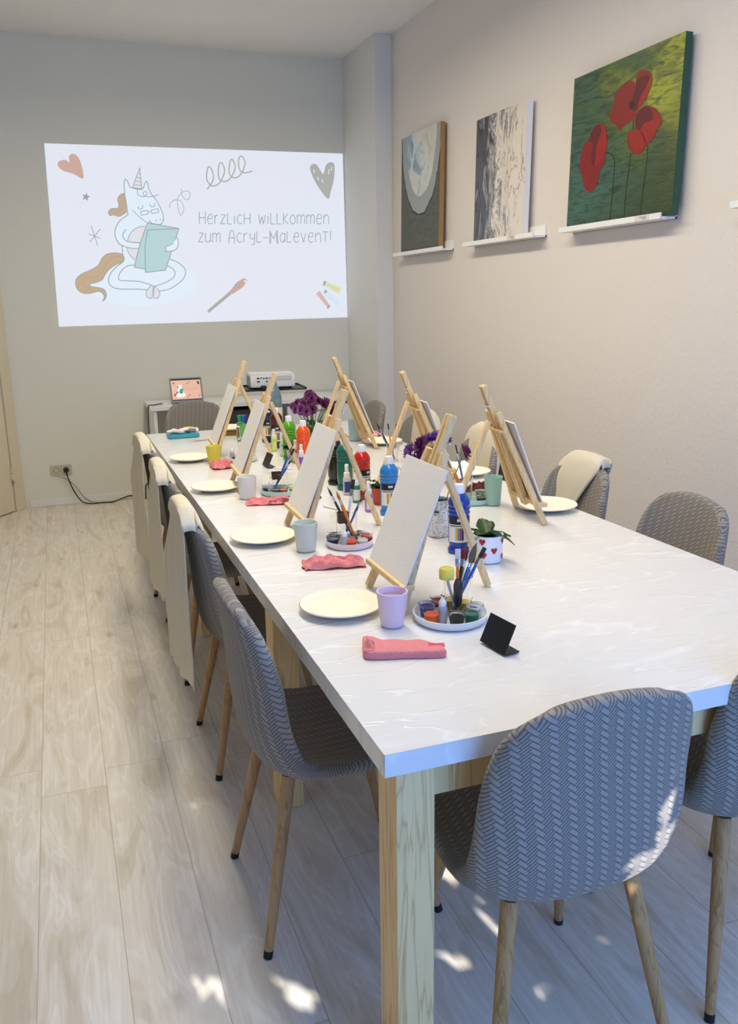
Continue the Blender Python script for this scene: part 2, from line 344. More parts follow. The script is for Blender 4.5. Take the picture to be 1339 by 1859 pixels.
SLIDE_FIGURE=[('F','ice',0,[(1020,287),(1007,251),(974,216),(922,186),(854,161),(775,142),(687,132),(596,129),(507,135),(424,148),(351,168),(291,194),(247,225),(221,259),(215,294),(228,329),(259,362),(308,391),(372,416),(448,435),(533,446),(622,450),(711,446),(796,434),(872,415),(936,389),(983,358),(1012,323)]),('F','brown',0,[(485,503),(438,514),(379,506),(340,477),(307,426),(253,394),(186,365),(147,332),(137,289),(153,248),(194,226),(245,229),(290,240),(318,228),(330,198),(316,169),(340,191),(347,228),(328,258),(285,269),(242,277),(240,294),(281,304),(327,324),(356,368),(392,404),(446,437),(494,463)]),('C','line',5,[(485,503),(438,514),(379,506),(340,477),(307,426),(253,394),(186,365),(147,332),(137,289),(153,248),(194,226),(245,229),(290,240),(318,228),(330,198),(316,169),(340,191),(347,228),(328,258),(285,269),(242,277),(240,294),(281,304),(327,324),(356,368),(392,404),(446,437),(494,463)]),('F','brown',0,[(537,928),(502,916),(485,888),(490,852),(479,827),(436,823),(412,801),(421,775),(446,780),(482,770),(516,785),(544,811),(540,868)]),('C','line',5,[(537,928),(502,916),(485,888),(490,852),(479,827),(436,823),(412,801),(421,775),(446,780),(482,770),(516,785),(544,811),(540,868)]),('L','line',4,[(480,485),(428,484),(382,455),(348,404),(307,353),(248,339),(204,332),(191,303),(206,273),(241,258)]),('L','line',4,[(530,896),(515,860),(516,831),(485,802),(441,801)]),('F','ice',0,[(549,782),(494,745),(457,695),(445,637),(466,583),(490,561),(488,514),(494,461),(445,422),(389,367),(371,316),(388,275),(446,256),(580,253),(643,247),(694,269),(734,238),(808,251),(888,297),(935,350),(934,403),(883,448),(824,470),(760,632),(692,730)]),('F','ice',0,[(549,782),(544,860),(539,917),(538,981),(543,1016),(554,1028),(567,1010),(578,976),(597,970),(629,962),(666,963),(683,992),(698,1017),(708,1007),(711,971),(730,929),(757,894),(786,837),(804,779),(798,743),(777,718),(744,720),(700,728),(682,690),(615,689)]),('L','line',6,[(549,782),(544,860),(539,917),(538,981),(543,1016),(554,1028),(567,1010),(578,976),(597,970),(629,962),(666,963),(683,992),(698,1017),(708,1007),(711,971),(730,929),(757,894),(786,837),(804,779),(798,743),(777,718),(744,720),(700,728)]),('L','line',6,[(549,782),(494,745),(457,695),(445,637),(466,583),(490,561),(488,514),(494,461),(445,422)]),('L','line',6,[(494,461),(445,422),(389,367),(371,316),(388,275),(446,256),(580,253),(643,247)]),('L','line',6,[(734,238),(808,251),(888,297),(935,350),(934,403),(883,448),(824,470)]),('F','blush',0,[(668,704),(615,696),(569,667),(539,623),(532,587),(525,536),(540,499),(574,463),(624,522),(662,632)]),('L','line',5,[(668,704),(615,696),(569,667),(539,623),(532,587),(525,536),(540,499),(574,463)]),('G','ice',0,[(502,645),(505,616),(533,594),(592,587),(655,584),(652,550),(603,545),(530,552),(466,583)]),('L','line',6,[(524,681),(502,645),(505,616),(533,594),(592,587),(655,584)]),('L','line',6,[(445,637),(466,583),(530,552),(603,545),(652,550)]),('K','line',4,[(632,579),(656,577)]),('K','line',4,[(631,569),(656,567)]),('K','line',4,[(630,558),(655,556)]),('L','line',6,[(568,427),(519,422),(476,393),(448,352),(451,319),(510,314),(584,310),(629,299),(680,280)]),('L','line',6,[(805,422),(842,403),(861,373),(845,335),(781,298),(695,272)]),('F','blush',0,[(680,280),(643,243),(636,205),(658,185),(677,190),(685,231),(691,269)]),('C','line',5,[(680,280),(643,243),(636,205),(658,185),(677,190),(685,231),(691,269)]),('F','blush',0,[(701,272),(727,246),(736,215),(719,189),(692,186),(691,227)]),('C','line',5,[(701,272),(727,246),(736,215),(719,189),(692,186),(691,227)]),('G','blush',0,[(659,1111),(597,972),(662,964)]),('K','line',5,[(659,1111),(597,972),(662,964),(659,1111)]),('K','line',4,[(647,1069),(661,1066)]),('K','line',4,[(632,1044),(661,1035)]),('K','line',4,[(621,1018),(662,1009)]),('K','line',4,[(608,993),(663,986)]),('G','teal',0,[(685,728),(912,691),(787,390),(645,396),(564,413),(621,587)]),('K','line',6,[(685,728),(912,691),(787,390),(645,396),(564,413),(621,587),(685,728)]),('G','teal',0,[(681,677),(912,691),(791,390),(642,374),(653,558)]),('K','line',6,[(681,677),(912,691),(791,390),(642,374),(653,558),(681,677)]),('G','ice',0,[(890,628),(901,597),(895,560),(874,537),(828,526),(797,528),(807,541),(803,555),(862,582)]),('L','line',6,[(890,628),(901,597),(895,560),(874,537),(828,526),(797,528)]),('K','line',5,[(797,528),(807,541),(803,555),(862,582)]),('L','line',5,[(627,844),(629,828),(644,823),(657,834),(659,852)]),('L','line',5,[(711,860),(719,843),(734,841),(746,854),(744,866)]),('K','line',5,[(640,807),(691,815),(695,790),(644,781),(640,807)]),('K','line',5,[(718,819),(768,828),(773,804),(721,794),(718,819)]),('K','line',5,[(696,805),(719,809)]),('L','line',5,[(584,815),(622,776),(670,737),(700,728)]),('L','line',5,[(697,748),(704,738),(715,730)]),('K','line',9,[(743,743),(751,743)]),('K','line',9,[(776,754),(783,754)]),('L','line',5,[(629,958),(630,930),(647,913),(681,913),(697,932),(687,948),(670,938),(674,920),(706,911),(751,917),(782,930)])]
SLIDE_DOODLES=[('F','salmon',0,[(259,1025),(197,1052),(125,1074),(95,1106),(106,1134),(148,1145),(175,1130),(175,1169),(202,1188),(234,1171),(254,1120)]),('G','line',0,[(274,930),(276,910),(296,905),(277,894),(276,873),(262,887),(241,879),(252,899),(240,915),(261,912)]),('K','line',5,[(283,704),(317,564)]),('K','line',5,[(345,681),(264,589)]),('K','line',5,[(261,646),(339,616)]),('L','line',4,[(950,976),(952,929),(981,895),(1010,918),(1003,956),(957,950),(917,902),(920,815),(936,785),(958,833),(943,885),(898,893),(860,866),(853,834)]),('L','grey',9,[(1142,974),(1193,1048),(1183,1118),(1158,1129),(1143,1047),(1181,999),(1239,1024),(1281,1104),(1265,1164),(1240,1146),(1235,1058),(1277,1033),(1325,1061),(1363,1132),(1347,1190),(1326,1175),(1317,1087),(1363,1062),(1412,1099),(1441,1170),(1419,1218),(1393,1195),(1395,1125),(1431,1100),(1495,1114)]),('F','grey',0,[(2091,929),(2007,1027),(1954,1135),(1965,1176),(2002,1181),(2031,1146),(2060,1111),(2082,1175),(2119,1200),(2153,1183),(2146,1077),(2117,985)]),('K','ice',7,[(1980,1144),(1989,1118)]),('K','ice',7,[(2009,1091),(2022,1064)]),('K','ice',7,[(2108,1149),(2102,1112)]),('K','ice',7,[(2128,1168),(2126,1140)]),('K','ice',7,[(2049,1074),(2052,1047)]),('G','grey',0,[(1087,88),(1269,229),(1287,210),(1099,69)]),('G','salmon',0,[(1269,229),(1337,303),(1391,330),(1415,312),(1377,260),(1293,208)]),('G','grey',0,[(1325,290),(1350,260),(1338,249),(1310,279)]),('G','ice',0,[(1390,315),(1408,312),(1403,293),(1387,301)]),('G','lemon',0,[(2066,295),(2187,248),(2169,197),(2053,257)]),('G','sky',0,[(2060,230),(2167,131),(2141,104),(2038,201)]),('G','salmon2',0,[(2002,226),(2082,113),(2060,97),(1970,202)]),('G','grey',0,[(2042,305),(2062,297),(2048,259),(2028,272)]),('G','grey',0,[(2052,237),(2068,220),(2047,201),(2035,214)]),('G','grey',0,[(2078,119),(2090,103),(2068,80),(2056,96)]),('K','grey',3,[(2078,284),(2069,257)]),('K','grey',3,[(1986,203),(2007,215)]),('K','grey',3,[(2095,276),(2086,249)]),('K','grey',3,[(1998,186),(2019,197)]),('K','grey',3,[(2112,268),(2102,241)]),('K','grey',3,[(2010,168),(2031,180)]),('K','grey',3,[(2128,260),(2119,233)]),('K','grey',3,[(2022,151),(2043,162)]),('K','grey',3,[(2145,252),(2136,225)]),('K','grey',3,[(2034,133),(2056,144)]),('K','grey',3,[(2162,244),(2152,217)]),('K','grey',3,[(2046,115),(2068,127)])]
SLIDE_LETTERS=[[('K','line',5.5,[(1067,725),(1073,815)]),('K','line',5.5,[(1112,726),(1118,816)]),('K','line',5.5,[(1070,770),(1115,771)]),('L','line',5.5,[(1134,765),(1167,767),(1165,793),(1147,793),(1133,765),(1136,734),(1153,727),(1166,735)]),('L','line',5.5,[(1184,727),(1188,790)]),('L','line',5.5,[(1186,766),(1199,790),(1215,790)]),('K','line',5.5,[(1235,794),(1268,795),(1229,729),(1266,730)]),('K','line',5.5,[(1287,807),(1282,728),(1315,729)]),('K','line',5.5,[(1335,729),(1339,788)]),('K','line',5.5,[(1340,804),(1340,808)]),('L','line',5.5,[(1396,789),(1379,799),(1362,777),(1360,749),(1376,730),(1395,738)]),('K','line',5.5,[(1411,730),(1415,809)]),('K','line',5.5,[(1457,731),(1461,810)]),('K','line',5.5,[(1413,770),(1459,771)])],[('K','line',5.5,[(1527,799),(1537,732),(1553,788),(1563,732),(1580,800)]),('K','line',5.5,[(1598,733),(1600,793)]),('K','line',5.5,[(1601,809),(1601,813)]),('K','line',5.5,[(1623,813),(1620,733),(1654,733)]),('K','line',5.5,[(1674,814),(1671,734),(1705,734)]),('K','line',5.5,[(1722,734),(1726,815)]),('K','line',5.5,[(1762,812),(1725,771),(1761,735)]),('L','line',5.5,[(1800,804),(1781,784),(1780,751),(1797,735),(1816,752),(1817,784),(1800,804)]),('L','line',5.5,[(1834,736),(1836,805)]),('L','line',5.5,[(1836,785),(1850,805),(1866,793),(1863,736)]),('L','line',5.5,[(1865,785),(1882,806),(1895,794),(1893,737)]),('L','line',5.5,[(1912,737),(1914,806)]),('L','line',5.5,[(1914,786),(1929,806),(1944,794),(1942,737)]),('L','line',5.5,[(1944,786),(1960,807),(1974,795),(1972,738)]),('L','line',5.5,[(1996,779),(2032,781),(2029,808),(2009,808),(1995,779),(1999,746),(2018,738),(2032,747)]),('L','line',5.5,[(2052,739),(2054,808)]),('L','line',5.5,[(2053,784),(2074,809),(2093,793),(2092,739)])],[('K','line',5.5,[(1060,660),(1093,660),(1053,595),(1090,595)]),('L','line',5.5,[(1110,661),(1107,609),(1121,594),(1143,610)]),('L','line',5.5,[(1147,661),(1143,594)]),('L','line',5.5,[(1160,594),(1164,661)]),('L','line',5.5,[(1162,641),(1177,661),(1191,650),(1188,594)]),('L','line',5.5,[(1191,642),(1207,662),(1220,650),(1216,594)])],[('L','line',5.5,[(1284,587),(1291,643),(1308,683),(1326,667),(1328,587)]),('L','line',5.5,[(1289,627),(1328,627)]),('L','line',5.5,[(1386,655),(1369,665),(1351,643),(1350,615),(1366,595),(1385,603)]),('L','line',5.5,[(1401,596),(1405,660)]),('L','line',5.5,[(1403,636),(1416,660),(1434,660)]),('L','line',5.5,[(1452,664),(1454,628),(1473,620),(1487,632)]),('L','line',5.5,[(1490,665),(1485,588),(1463,580)]),('K','line',5.5,[(1508,677),(1504,596),(1539,597)]),('K','line',5.5,[(1557,631),(1590,631)]),('K','line',5.5,[(1605,585),(1611,682),(1638,622),(1670,687),(1671,585)]),('K','line',5.5,[(1613,589),(1618,662)]),('K','line',5.5,[(1663,662),(1663,589)]),('L','line',5.5,[(1729,655),(1711,667),(1693,638),(1697,606),(1713,599),(1729,622)]),('L','line',5.5,[(1731,667),(1728,598)]),('K','line',5.5,[(1749,679),(1746,598),(1781,598)]),('L','line',5.5,[(1804,639),(1840,641),(1837,668),(1817,668),(1803,639),(1807,607),(1826,599),(1840,607)]),('K','line',5.5,[(1862,668),(1880,599),(1902,669)]),('L','line',5.5,[(1923,640),(1959,642),(1956,669),(1936,669),(1922,640),(1926,607),(1945,599),(1959,608)]),('L','line',5.5,[(1979,600),(1982,670)]),('L','line',5.5,[(1981,645),(2002,670),(2021,654),(2020,600)]),('K','line',5.5,[(2040,679),(2085,679)]),('K','line',5.5,[(2063,679),(2060,600)]),('K','line',5.5,[(2105,621),(2107,687)]),('K','line',5.5,[(2104,600),(2104,604)])]]
POPPY={'petal': [[(0.495,0.573),(0.464,0.607),(0.41,0.635),(0.39,0.674),(0.397,0.714),(0.428,0.742),(0.428,0.797),(0.469,0.828),(0.511,0.845),(0.557,0.852),(0.596,0.832),(0.614,0.808),(0.619,0.858),(0.641,0.885),(0.687,0.877),(0.728,0.857),(0.754,0.826),(0.753,0.776),(0.725,0.718),(0.684,0.681),(0.637,0.652),(0.629,0.627),(0.59,0.6),(0.547,0.595)],[(0.665,0.395),(0.596,0.441),(0.57,0.501),(0.585,0.543),(0.637,0.551),(0.625,0.614),(0.647,0.65),(0.696,0.666),(0.736,0.664),(0.799,0.635),(0.848,0.59),(0.863,0.542),(0.825,0.503),(0.81,0.466),(0.753,0.436),(0.717,0.401)],[(0.243,0.224),(0.176,0.263),(0.144,0.346),(0.11,0.42),(0.125,0.51),(0.153,0.558),(0.19,0.574),(0.223,0.627),(0.281,0.652),(0.341,0.637),(0.371,0.585),(0.383,0.497),(0.364,0.449),(0.38,0.41),(0.331,0.351),(0.313,0.285),(0.279,0.243)]],'dark': [[(0.623,0.819),(0.641,0.84),(0.715,0.841),(0.721,0.796),(0.66,0.719),(0.636,0.658),(0.587,0.679),(0.567,0.713),(0.605,0.751)],[(0.64,0.624),(0.697,0.662),(0.758,0.646),(0.781,0.577),(0.737,0.572),(0.708,0.565),(0.685,0.539),(0.642,0.56)],[(0.229,0.626),(0.287,0.649),(0.316,0.588),(0.279,0.529),(0.267,0.39),(0.232,0.433),(0.236,0.536),(0.196,0.569)]],'light': [[(0.755,0.823),(0.721,0.796),(0.651,0.708),(0.628,0.657),(0.689,0.687),(0.746,0.752)],[(0.692,0.567),(0.787,0.569),(0.85,0.57),(0.849,0.538),(0.808,0.48),(0.743,0.441),(0.692,0.527)],[(0.586,0.54),(0.649,0.542),(0.714,0.51),(0.742,0.444),(0.675,0.401),(0.606,0.446)],[(0.341,0.634),(0.378,0.556),(0.37,0.448),(0.267,0.39),(0.267,0.531),(0.311,0.582)]],'centre': [[(0.572,0.715),(0.603,0.718),(0.62,0.692),(0.598,0.674),(0.578,0.687)]],'stem': [[(0.369,0.46),(0.417,0.445),(0.455,0.414),(0.471,0.36),(0.467,0.288),(0.464,0.139),(0.457,0.025)],[(0.614,0.616),(0.618,0.554)],[(0.616,0.41),(0.605,0.306),(0.593,0.163),(0.593,0.025)],[(0.759,0.432),(0.762,0.319),(0.747,0.181),(0.738,0.03)]]}

sl = thing('projected_slide', 'bright white slide with unicorn drawing projected on far wall', 'projection', (.045, YF, 1.347))
MB().ngon([(.019, -.002, 1.249), (-.008, -.002, -.008), (2.234, -.002, .012), (2.2235, -.002, 1.267)]).build('slide_background', M_SLIDE, sl, smooth=False)
EX, EZ, NY = Vector((1, 0, 0)), Vector((0, 0, 1)), Vector((0, -1, 0))
draw(SLIDE_FIGURE, 'unicorn_drawing', sl, .001, Vector((0, 0, 0)), EX, EZ, .0022, NY, SM, .00008)
DG = [('salmon_heart', [0]), ('small_star', [1]), ('asterisk_mark', [2, 3, 4]), ('thin_curl', [5]), ('spring_scribble', [6]), ('grey_heart', list(range(7, 13))), ('drawn_paintbrush', [13, 14, 15, 16]),
      ('drawn_paint_tube', [17, 20]+list(range(23, 35, 2))), ('drawn_paint_tube', [18, 21]), ('drawn_paint_tube', [19, 22]+list(range(24, 35, 2)))]
def slide_parts(par, k, org, ex, ez, nrm, off, mats, mats2, lift, drop=False):
    for nme, idx in DG: draw([SLIDE_DOODLES[i] for i in idx], nme, par, k, org, ex, ez, off, nrm, mats2, lift*.5)
    for wd in SLIDE_LETTERS: draw(wd, 'written_word', par, k, org, ex, ez, off, nrm, mats, lift*.1)
slide_parts(sl, .001, Vector((0, 0, 0)), EX, EZ, NY, .0024, SM, SM, .00008)

# ---------------------------------------------------------------- table
TZ, TX0, TX1, TY0, TY1 = .76, .444, 1.681, 1.175, 5.0
tb = thing('dining_table', 'long white film-covered table with square pine legs filling the room', 'table', (TX0, TY0, 0))
t = MB(); t.box(.004, TX1-TX0-.004, .004, TY1-TY0-.004, TZ-.040, TZ-.0025, .003); t.build('tabletop', mat('tabletop_edge_white', 'E6E6E4', .5), tb, smooth=False)
def film():
    mb = MB(); nx, ny = 60, 150; Wd, Ld = TX1-TX0, TY1-TY0
    def top(u, v):
        x, y = u*Wd, v*Ld; e = min(x, Wd-x, y, Ld-y)
        q = noise.noise(Vector((x*2.2, y*6, 1)))*.5+noise.noise(Vector((x*5+y*2, y*14-x*4, 3)))*.35
        return (x, y, TZ-.0012 + (max(0, q)**2*.0032 if e > .015 else 0))
    mb.grid(nx, ny, top)
    def skirt(ax, n):
        def f(u, v):
            s = u*(Wd if ax in 'ns' else Ld); z = TZ-.0012-v*.042; o = .0015*noise.noise(Vector((s*22, v*3, ord(ax))))*v+.0005
            return {'s': (s, -o, z), 'n': (s, Ld+o, z), 'w': (-o, s, z), 'e': (Wd+o, s, z)}[ax]
        mb.grid(n, 4, f)
    for a in 'snwe': skirt(a, 80)
    bmesh.ops.remove_doubles(mb.bm, verts=mb.bm.verts, dist=.0002)
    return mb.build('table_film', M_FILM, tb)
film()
fr = MB(); fr.box(.06, TX1-TX0-.06, .05, .075, .63, .72); fr.box(.06, TX1-TX0-.06, TY1-TY0-.075, TY1-TY0-.05, .63, .72)
for x in (.075, TX1-TX0-.1): fr.box(x, x+.025, .05, TY1-TY0-.05, .63, .72)
fr.build('apron_rail', M_PINE, tb, smooth=False)
for ly in (.015, 1.04, 2.5, 3.72):
    for lx in (.026 if ly < .5 else .057, 1.14):
        if lx > 1: ly = {.015: .015, 1.04: 1.26, 2.5: 2.85, 3.72: 3.53}[ly]
        MB().box(lx, lx+.073, ly, ly+.09, 0, .7195, .004).build('leg', M_PINE, tb, smooth=False)

# ---------------------------------------------------------------- chairs
PROF = [(.238, .424), (.225, .442), (.17, .445), (.05, .431), (-.06, .422), (-.135, .428), (-.187, .466), (-.207, .55), (-.214, .65), (-.222, .75), (-.232, .822), (-.238, .858)]
WID = [.135, .180, .202, .214, .218, .217, .212, .210, .204, .192, .166, .112]
def lerp_list(L, t):
    x = t*(len(L)-1); i = min(int(x), len(L)-2); f = x-i; a, b = L[i], L[i+1]
    return tuple(p+(q-p)*f for p, q in zip(a, b)) if isinstance(a, tuple) else a+(b-a)*f
def chair_mesh():
    prof = smooth_pts(PROF, 4); wid = [x[0] for x in smooth_pts([(q,) for q in WID], 4)]; n = len(prof)
    arc = [0]
    for a, b in zip(prof, prof[1:]): arc.append(arc[-1]+math.hypot(a[0]-b[0], a[1]-b[1]))
    nu = 24
    def P(s, j):
        j = max(0, min(n-1, j)); y, z = prof[j]; w_ = wid[j]; t = j/(n-1)
        back = min(1, max(0, (t-.40)/.18)); seat = 1-back; topf = max(0, (t-.74)/.26); fr = max(0, (.18-t)/.18)
        c = abs(s)**2.2; mid = math.exp(-((t-.47)/.13)**2)
        return Vector((math.sin(s*1.25)/math.sin(1.25)*w_, y+c*(.062*back*(1-.8*topf)+.035*mid), z+c*(.030*seat*(1-fr)+.028*mid)-.032*topf**2*(math.sin(s*1.25)/.949*w_/.15)**2-.006*fr*s*s))
    def sides(s, j):
        e = .02; du = P(min(1, s+e), j)-P(max(-1, s-e), j); dv = P(s, j+1)-P(s, j-1); nrm = du.cross(dv).normalized()
        t = j/(n-1); rim = min(1, ((1-abs(s))*5+.0), (t*14), ((1-t)*14)); th = .006+.012*math.sqrt(max(0, 1-(1-rim)**2))
        return nrm*th
    mb = MB(); mb.uv = mb.bm.loops.layers.uv.new('UVMap')
    F = {}; Bk = {}
    for i in range(nu+1):
        for j in range(n):
            s = -1+2*i/nu; p = P(s, j); o = sides(s, j); F[i, j] = mb.bm.verts.new(p+o); Bk[i, j] = mb.bm.verts.new(p-o)
    def quad(vs, ids):
        f = mb.bm.faces.new(vs)
        for l, (i, j) in zip(f.loops, ids): l[mb.uv].uv = (P(-1+2*i/nu, j).x*1.08, arc[j])
    for i in range(nu):
        for j in range(n-1):
            ids = [(i, j), (i+1, j), (i+1, j+1), (i, j+1)]; quad([F[k] for k in ids], ids); quad([Bk[k] for k in ids][::-1], ids[::-1])
    for j in range(n-1):
        quad([F[0, j], F[0, j+1], Bk[0, j+1], Bk[0, j]], [(0, j), (0, j+1), (0, j+1), (0, j)]); quad([F[nu, j+1], F[nu, j], Bk[nu, j], Bk[nu, j+1]], [(nu, j+1), (nu, j), (nu, j), (nu, j+1)])
    for i in range(nu):
        quad([F[i+1, 0], F[i, 0], Bk[i, 0], Bk[i+1, 0]], [(i+1, 0), (i, 0), (i, 0), (i+1, 0)]); quad([F[i, n-1], F[i+1, n-1], Bk[i+1, n-1], Bk[i, n-1]], [(i, n-1), (i+1, n-1), (i+1, n-1), (i, n-1)])
    o = mb.build('seat_shell', M_FABRIC, angle=180)
    ss = o.modifiers.new('sub', 'SUBSURF'); ss.levels = 1; ss.render_levels = 1
    return o
def make_chair():
    t = thing('dining_chair', 'x', 'chair'); sh = chair_mesh(); sh.parent = t
    for sx in (-1, 1):
        for sy in (-1, 1):
            a = Vector((sx*.128, sy*.128-.005, .420)); b = Vector((sx*.195, sy*.215, .018))
            d = (b-a).normalized(); l = MB().tube([a, a+d*.03, a+d*.2, b], [.0165, .0165, .0145, .0105], 16).build('leg', M_LEG, t)
            MB().tube([b, b+d*.018], [.0113, .0108], 14).build('foot_cap', M_FOOT, l)
    MB().box(-.10, .10, -.10, .10, .412, .424, .004).build('underframe', M_BLACK, t, smooth=False)
    return t
chair0 = make_chair(); used = [False]
def chair(x, y, deg, label, group='weave-upholstered chairs around the table'):
    c = copy_tree(chair0) if used[0] else chair0
    used[0] = True; c.location = (x, y, 0); c.rotation_euler = (0, 0, math.radians(deg)); c['label'] = label; c['group'] = group; return c
chair(.545, 1.85, -90, 'grey weave chair nearest on the left side, bare back, tucked under table')
chair(.575, 2.65, -90, 'second grey weave chair from the front on left side, apron on its back')
chair(.585, 3.39, -91, 'third grey weave chair from the front on left side, under a hanging apron')
chair(.59, 4.14, -88, 'farthest weave chair on the left side, apron over back, near cable')
chair(.815, 1.295, -2, 'large grey weave chair at near table end, sunlit spot on its back')
chair(1.355, 1.36, 0, 'grey weave chair cut off by the right photo edge at near table end')
chair(1.69, 2.17, 90, 'nearest chair on the wall side, empty bare backrest facing the table')
chair(1.70, 2.80, 92, 'wall-side chair below poppy painting, cream apron folded over its top')
chair(1.68, 3.62, 88, 'wall-side chair almost hidden by a cream apron behind the frontmost wall-side easel')
chair(1.69, 4.42, 90, 'wall-side chair behind the middle easel, apron over half its back')
chair(1.70, 5.16, 90, 'farthest wall-side chair beside the white wall pier, bare narrow looking backrest')
chair(.83, 5.50, 180, 'taupe chair at far table end in front of the laptop')
# aprons: cloth laid over the backrest top
def apron(cx, cy, deg, u0, u1, front, rear, label, seed=0, zt=.885, flare=.02, skew=0, swing=.03, group='cream aprons hung on chair backs'):
    path = [(-.185, front), (-.196, (front+zt)/2), (-.213, zt-.035), (-.232, zt-.002), (-.25, zt+.004), (-.272, zt-.006), (-.266, zt-.05), (-.262, (rear+zt)/2+.1), (-.260, (rear+zt)/2-.1), (-.262, rear)]
    sp = smooth_pts(path, 5); n = len(sp)
    def fn(u, v):
        j = round(v*(n-1)); y, z = sp[j]; x = u0+(u1-u0)*u
        z0 = z; d = max(0, (zt-.04-z))/.5; z = z - 60*abs(x)**3.9*max(0, 1-(zt-z)/.3)*(1 if u1-u0 < .33 else .6); wv = noise.noise(Vector((x*9+seed*5, seed*3.1, z*1.5)))*.03*min(1, d*1.5) + math.sin(x*38+seed)*.009*min(1, d*2)
        z2 = z - (.03*(abs(u-.5)*2)**3 if v < .55 and v > .3 else 0)*(1 if abs(x) > .1 else .3)
        if v > .9: z2 += .02*noise.noise(Vector((u*3, seed, 0)))
        out = (.006+swing*(1-u))*min(1, d*3.2) if v > .5 else 0
        return (x + (x-(u0+u1)/2)*flare*d*2 + skew*d, y - abs(wv)*(1 if v > .5 else -0.4) - out, z2)
    mb = MB(); mb.grid(18, n-1, fn); o = mb.build('apron', M_CLOTH)
    so = o.modifiers.new('s', 'SOLIDIFY'); so.thickness = .003; so.offset = 1
    o.location = (cx, cy, 0); o.rotation_euler = (0, 0, math.radians(deg)); return tag(o, label, 'apron', group)
apron(.575, 2.65, -90, -.16, .15, .70, .30, 'long cream apron hanging nearest the viewer on a left side chair', 1, swing=.022)
apron(.585, 3.39, -91, -.16, .155, .72, .345, 'middle of the three cream aprons hanging on left side chairs', 2, swing=.022)
apron(.59, 4.14, -88, -.17, .155, .72, .30, 'farthest cream apron hanging on a left side chair beside the wall cable', 3, swing=.022)
apron(1.70, 2.80, 92, -.11, .19, .66, .45, 'cream apron folded over the wall-side chair below the poppy painting', 4, flare=-.12, skew=.30)
apron(1.68, 3.62, 88, -.21, .20, .60, .40, 'bulky cream apron covering the chair behind the frontmost wall-side easel', 5, zt=.90)
apron(1.69, 4.42, 90, -.19, .05, .60, .40, 'cream apron on the chair behind the middle wall-side easel', 6)

# ---------------------------------------------------------------- easels with blank canvases
def make_easel():
    t = thing('table_easel', 'x', 'easel'); S = (1, 0, 0)
    lean = Vector((0, .18, .452)).normalized()
    for s in (-1, 1):
        MB().beam((s*.112, -.018, 0), (s*.043, .127, .366), .020, .018, S, .003).build('side_leg', M_EASEL, t, smooth=False)
    c0 = Vector((0, .001, .045)); c1 = Vector((0, .164, .452))
    m = MB()
    for s in (-1, 1): m.beam(c0+Vector((s*.0105, 0, 0)), c1+Vector((s*.0105, 0, 0)), .014, .019, S, .004)
    m.beam(c0, c0+(c1-c0)*.25, .012, .010, S); m.beam(c0+(c1-c0)*.93, c0+(c1-c0)*.985, .012, .014, S)
    m.build('centre_post', M_EASEL, t, smooth=False)
    MB().beam((0, .140, .335), (0, .272, 0), .022, .015, S, .003).build('rear_leg', M_EASEL, t, smooth=False)
    MB().beam((-.125, -.004, .066), (.125, -.004, .066), .034, .014, (0, 1, 0), .002).build('canvas_tray', M_EASEL, t, smooth=False)
    MB().beam((-.065, .116, .305), (.065, .116, .305), .016, .008, (0, 1, 0), .002).build('cross_bar', M_EASEL, t, smooth=False)
    MB().tube([(-.024, .150, .385), (.028, .148, .385)], .0028, 8).build('pin', M_STEEL, t)
    return t
EA = None
def easel(x, y, deg, lab, clab, w_=.24, h_=.288, dx=0):
    global EA
    if EA is None: EA = make_easel(); e = EA
    else: e = copy_tree(EA)
    e.location = (x, y, TZ+.0035); e.rotation_euler = (0, 0, math.radians(deg)); e['label'] = lab; e['group'] = 'wooden table easels'
    # canvas leans on the easel
    a = math.atan2(.18, .452); mx = Matrix.Translation(Vector((dx, -.008, .0745))) @ Matrix.Rotation(-a, 4, 'X')
    cv = thing('blank_canvas', clab, 'canvas', (x, y, TZ), math.radians(deg), 'blank canvases on the easels')
    MB().box(-w_/2, w_/2, -.0035, .0, 0, h_, .001, mx).build('canvas_face', M_CANVAS, cv, smooth=False)
    MB().box(-w_/2+.0015, w_/2-.0015, 0, .0012, .0015, h_-.0015, 0, mx).build('board_back', mat('grey_board_back', 'CFCACB', .85), cv, smooth=False)
easel(.727, 1.865, -90, 'frontmost left-row easel, foot near the pink cup', 'largest looking blank canvas, behind the pink cup', .245)
easel(.687, 2.565, -91, 'left-row easel second from the front, beside the pale green cup', 'blank canvas second from the front in left row, before orange bottle', .225)
easel(.650, 3.34, -93, 'left-row easel third from the front, behind the white cup', 'blank canvas third from the front in left row, above white cup', .215)
easel(.685, 4.09, -92, 'farthest left-row easel, behind the yellow cup', 'farthest blank canvas in left row, above yellow cup', .215)
easel(1.455, 2.455, 84, 'frontmost wall-side easel seen from behind, over the bare paper plate', 'blank canvas seen from behind on frontmost wall-side easel', .22)
easel(1.435, 3.10, 85, 'middle wall-side easel seen from behind above purple flowers', 'blank canvas seen from behind above the purple flowers', .22)
easel(1.465, 4.08, 87, 'farthest wall-side easel beside the light blue cup', 'blank canvas seen from behind beside the white wall pier', .22)

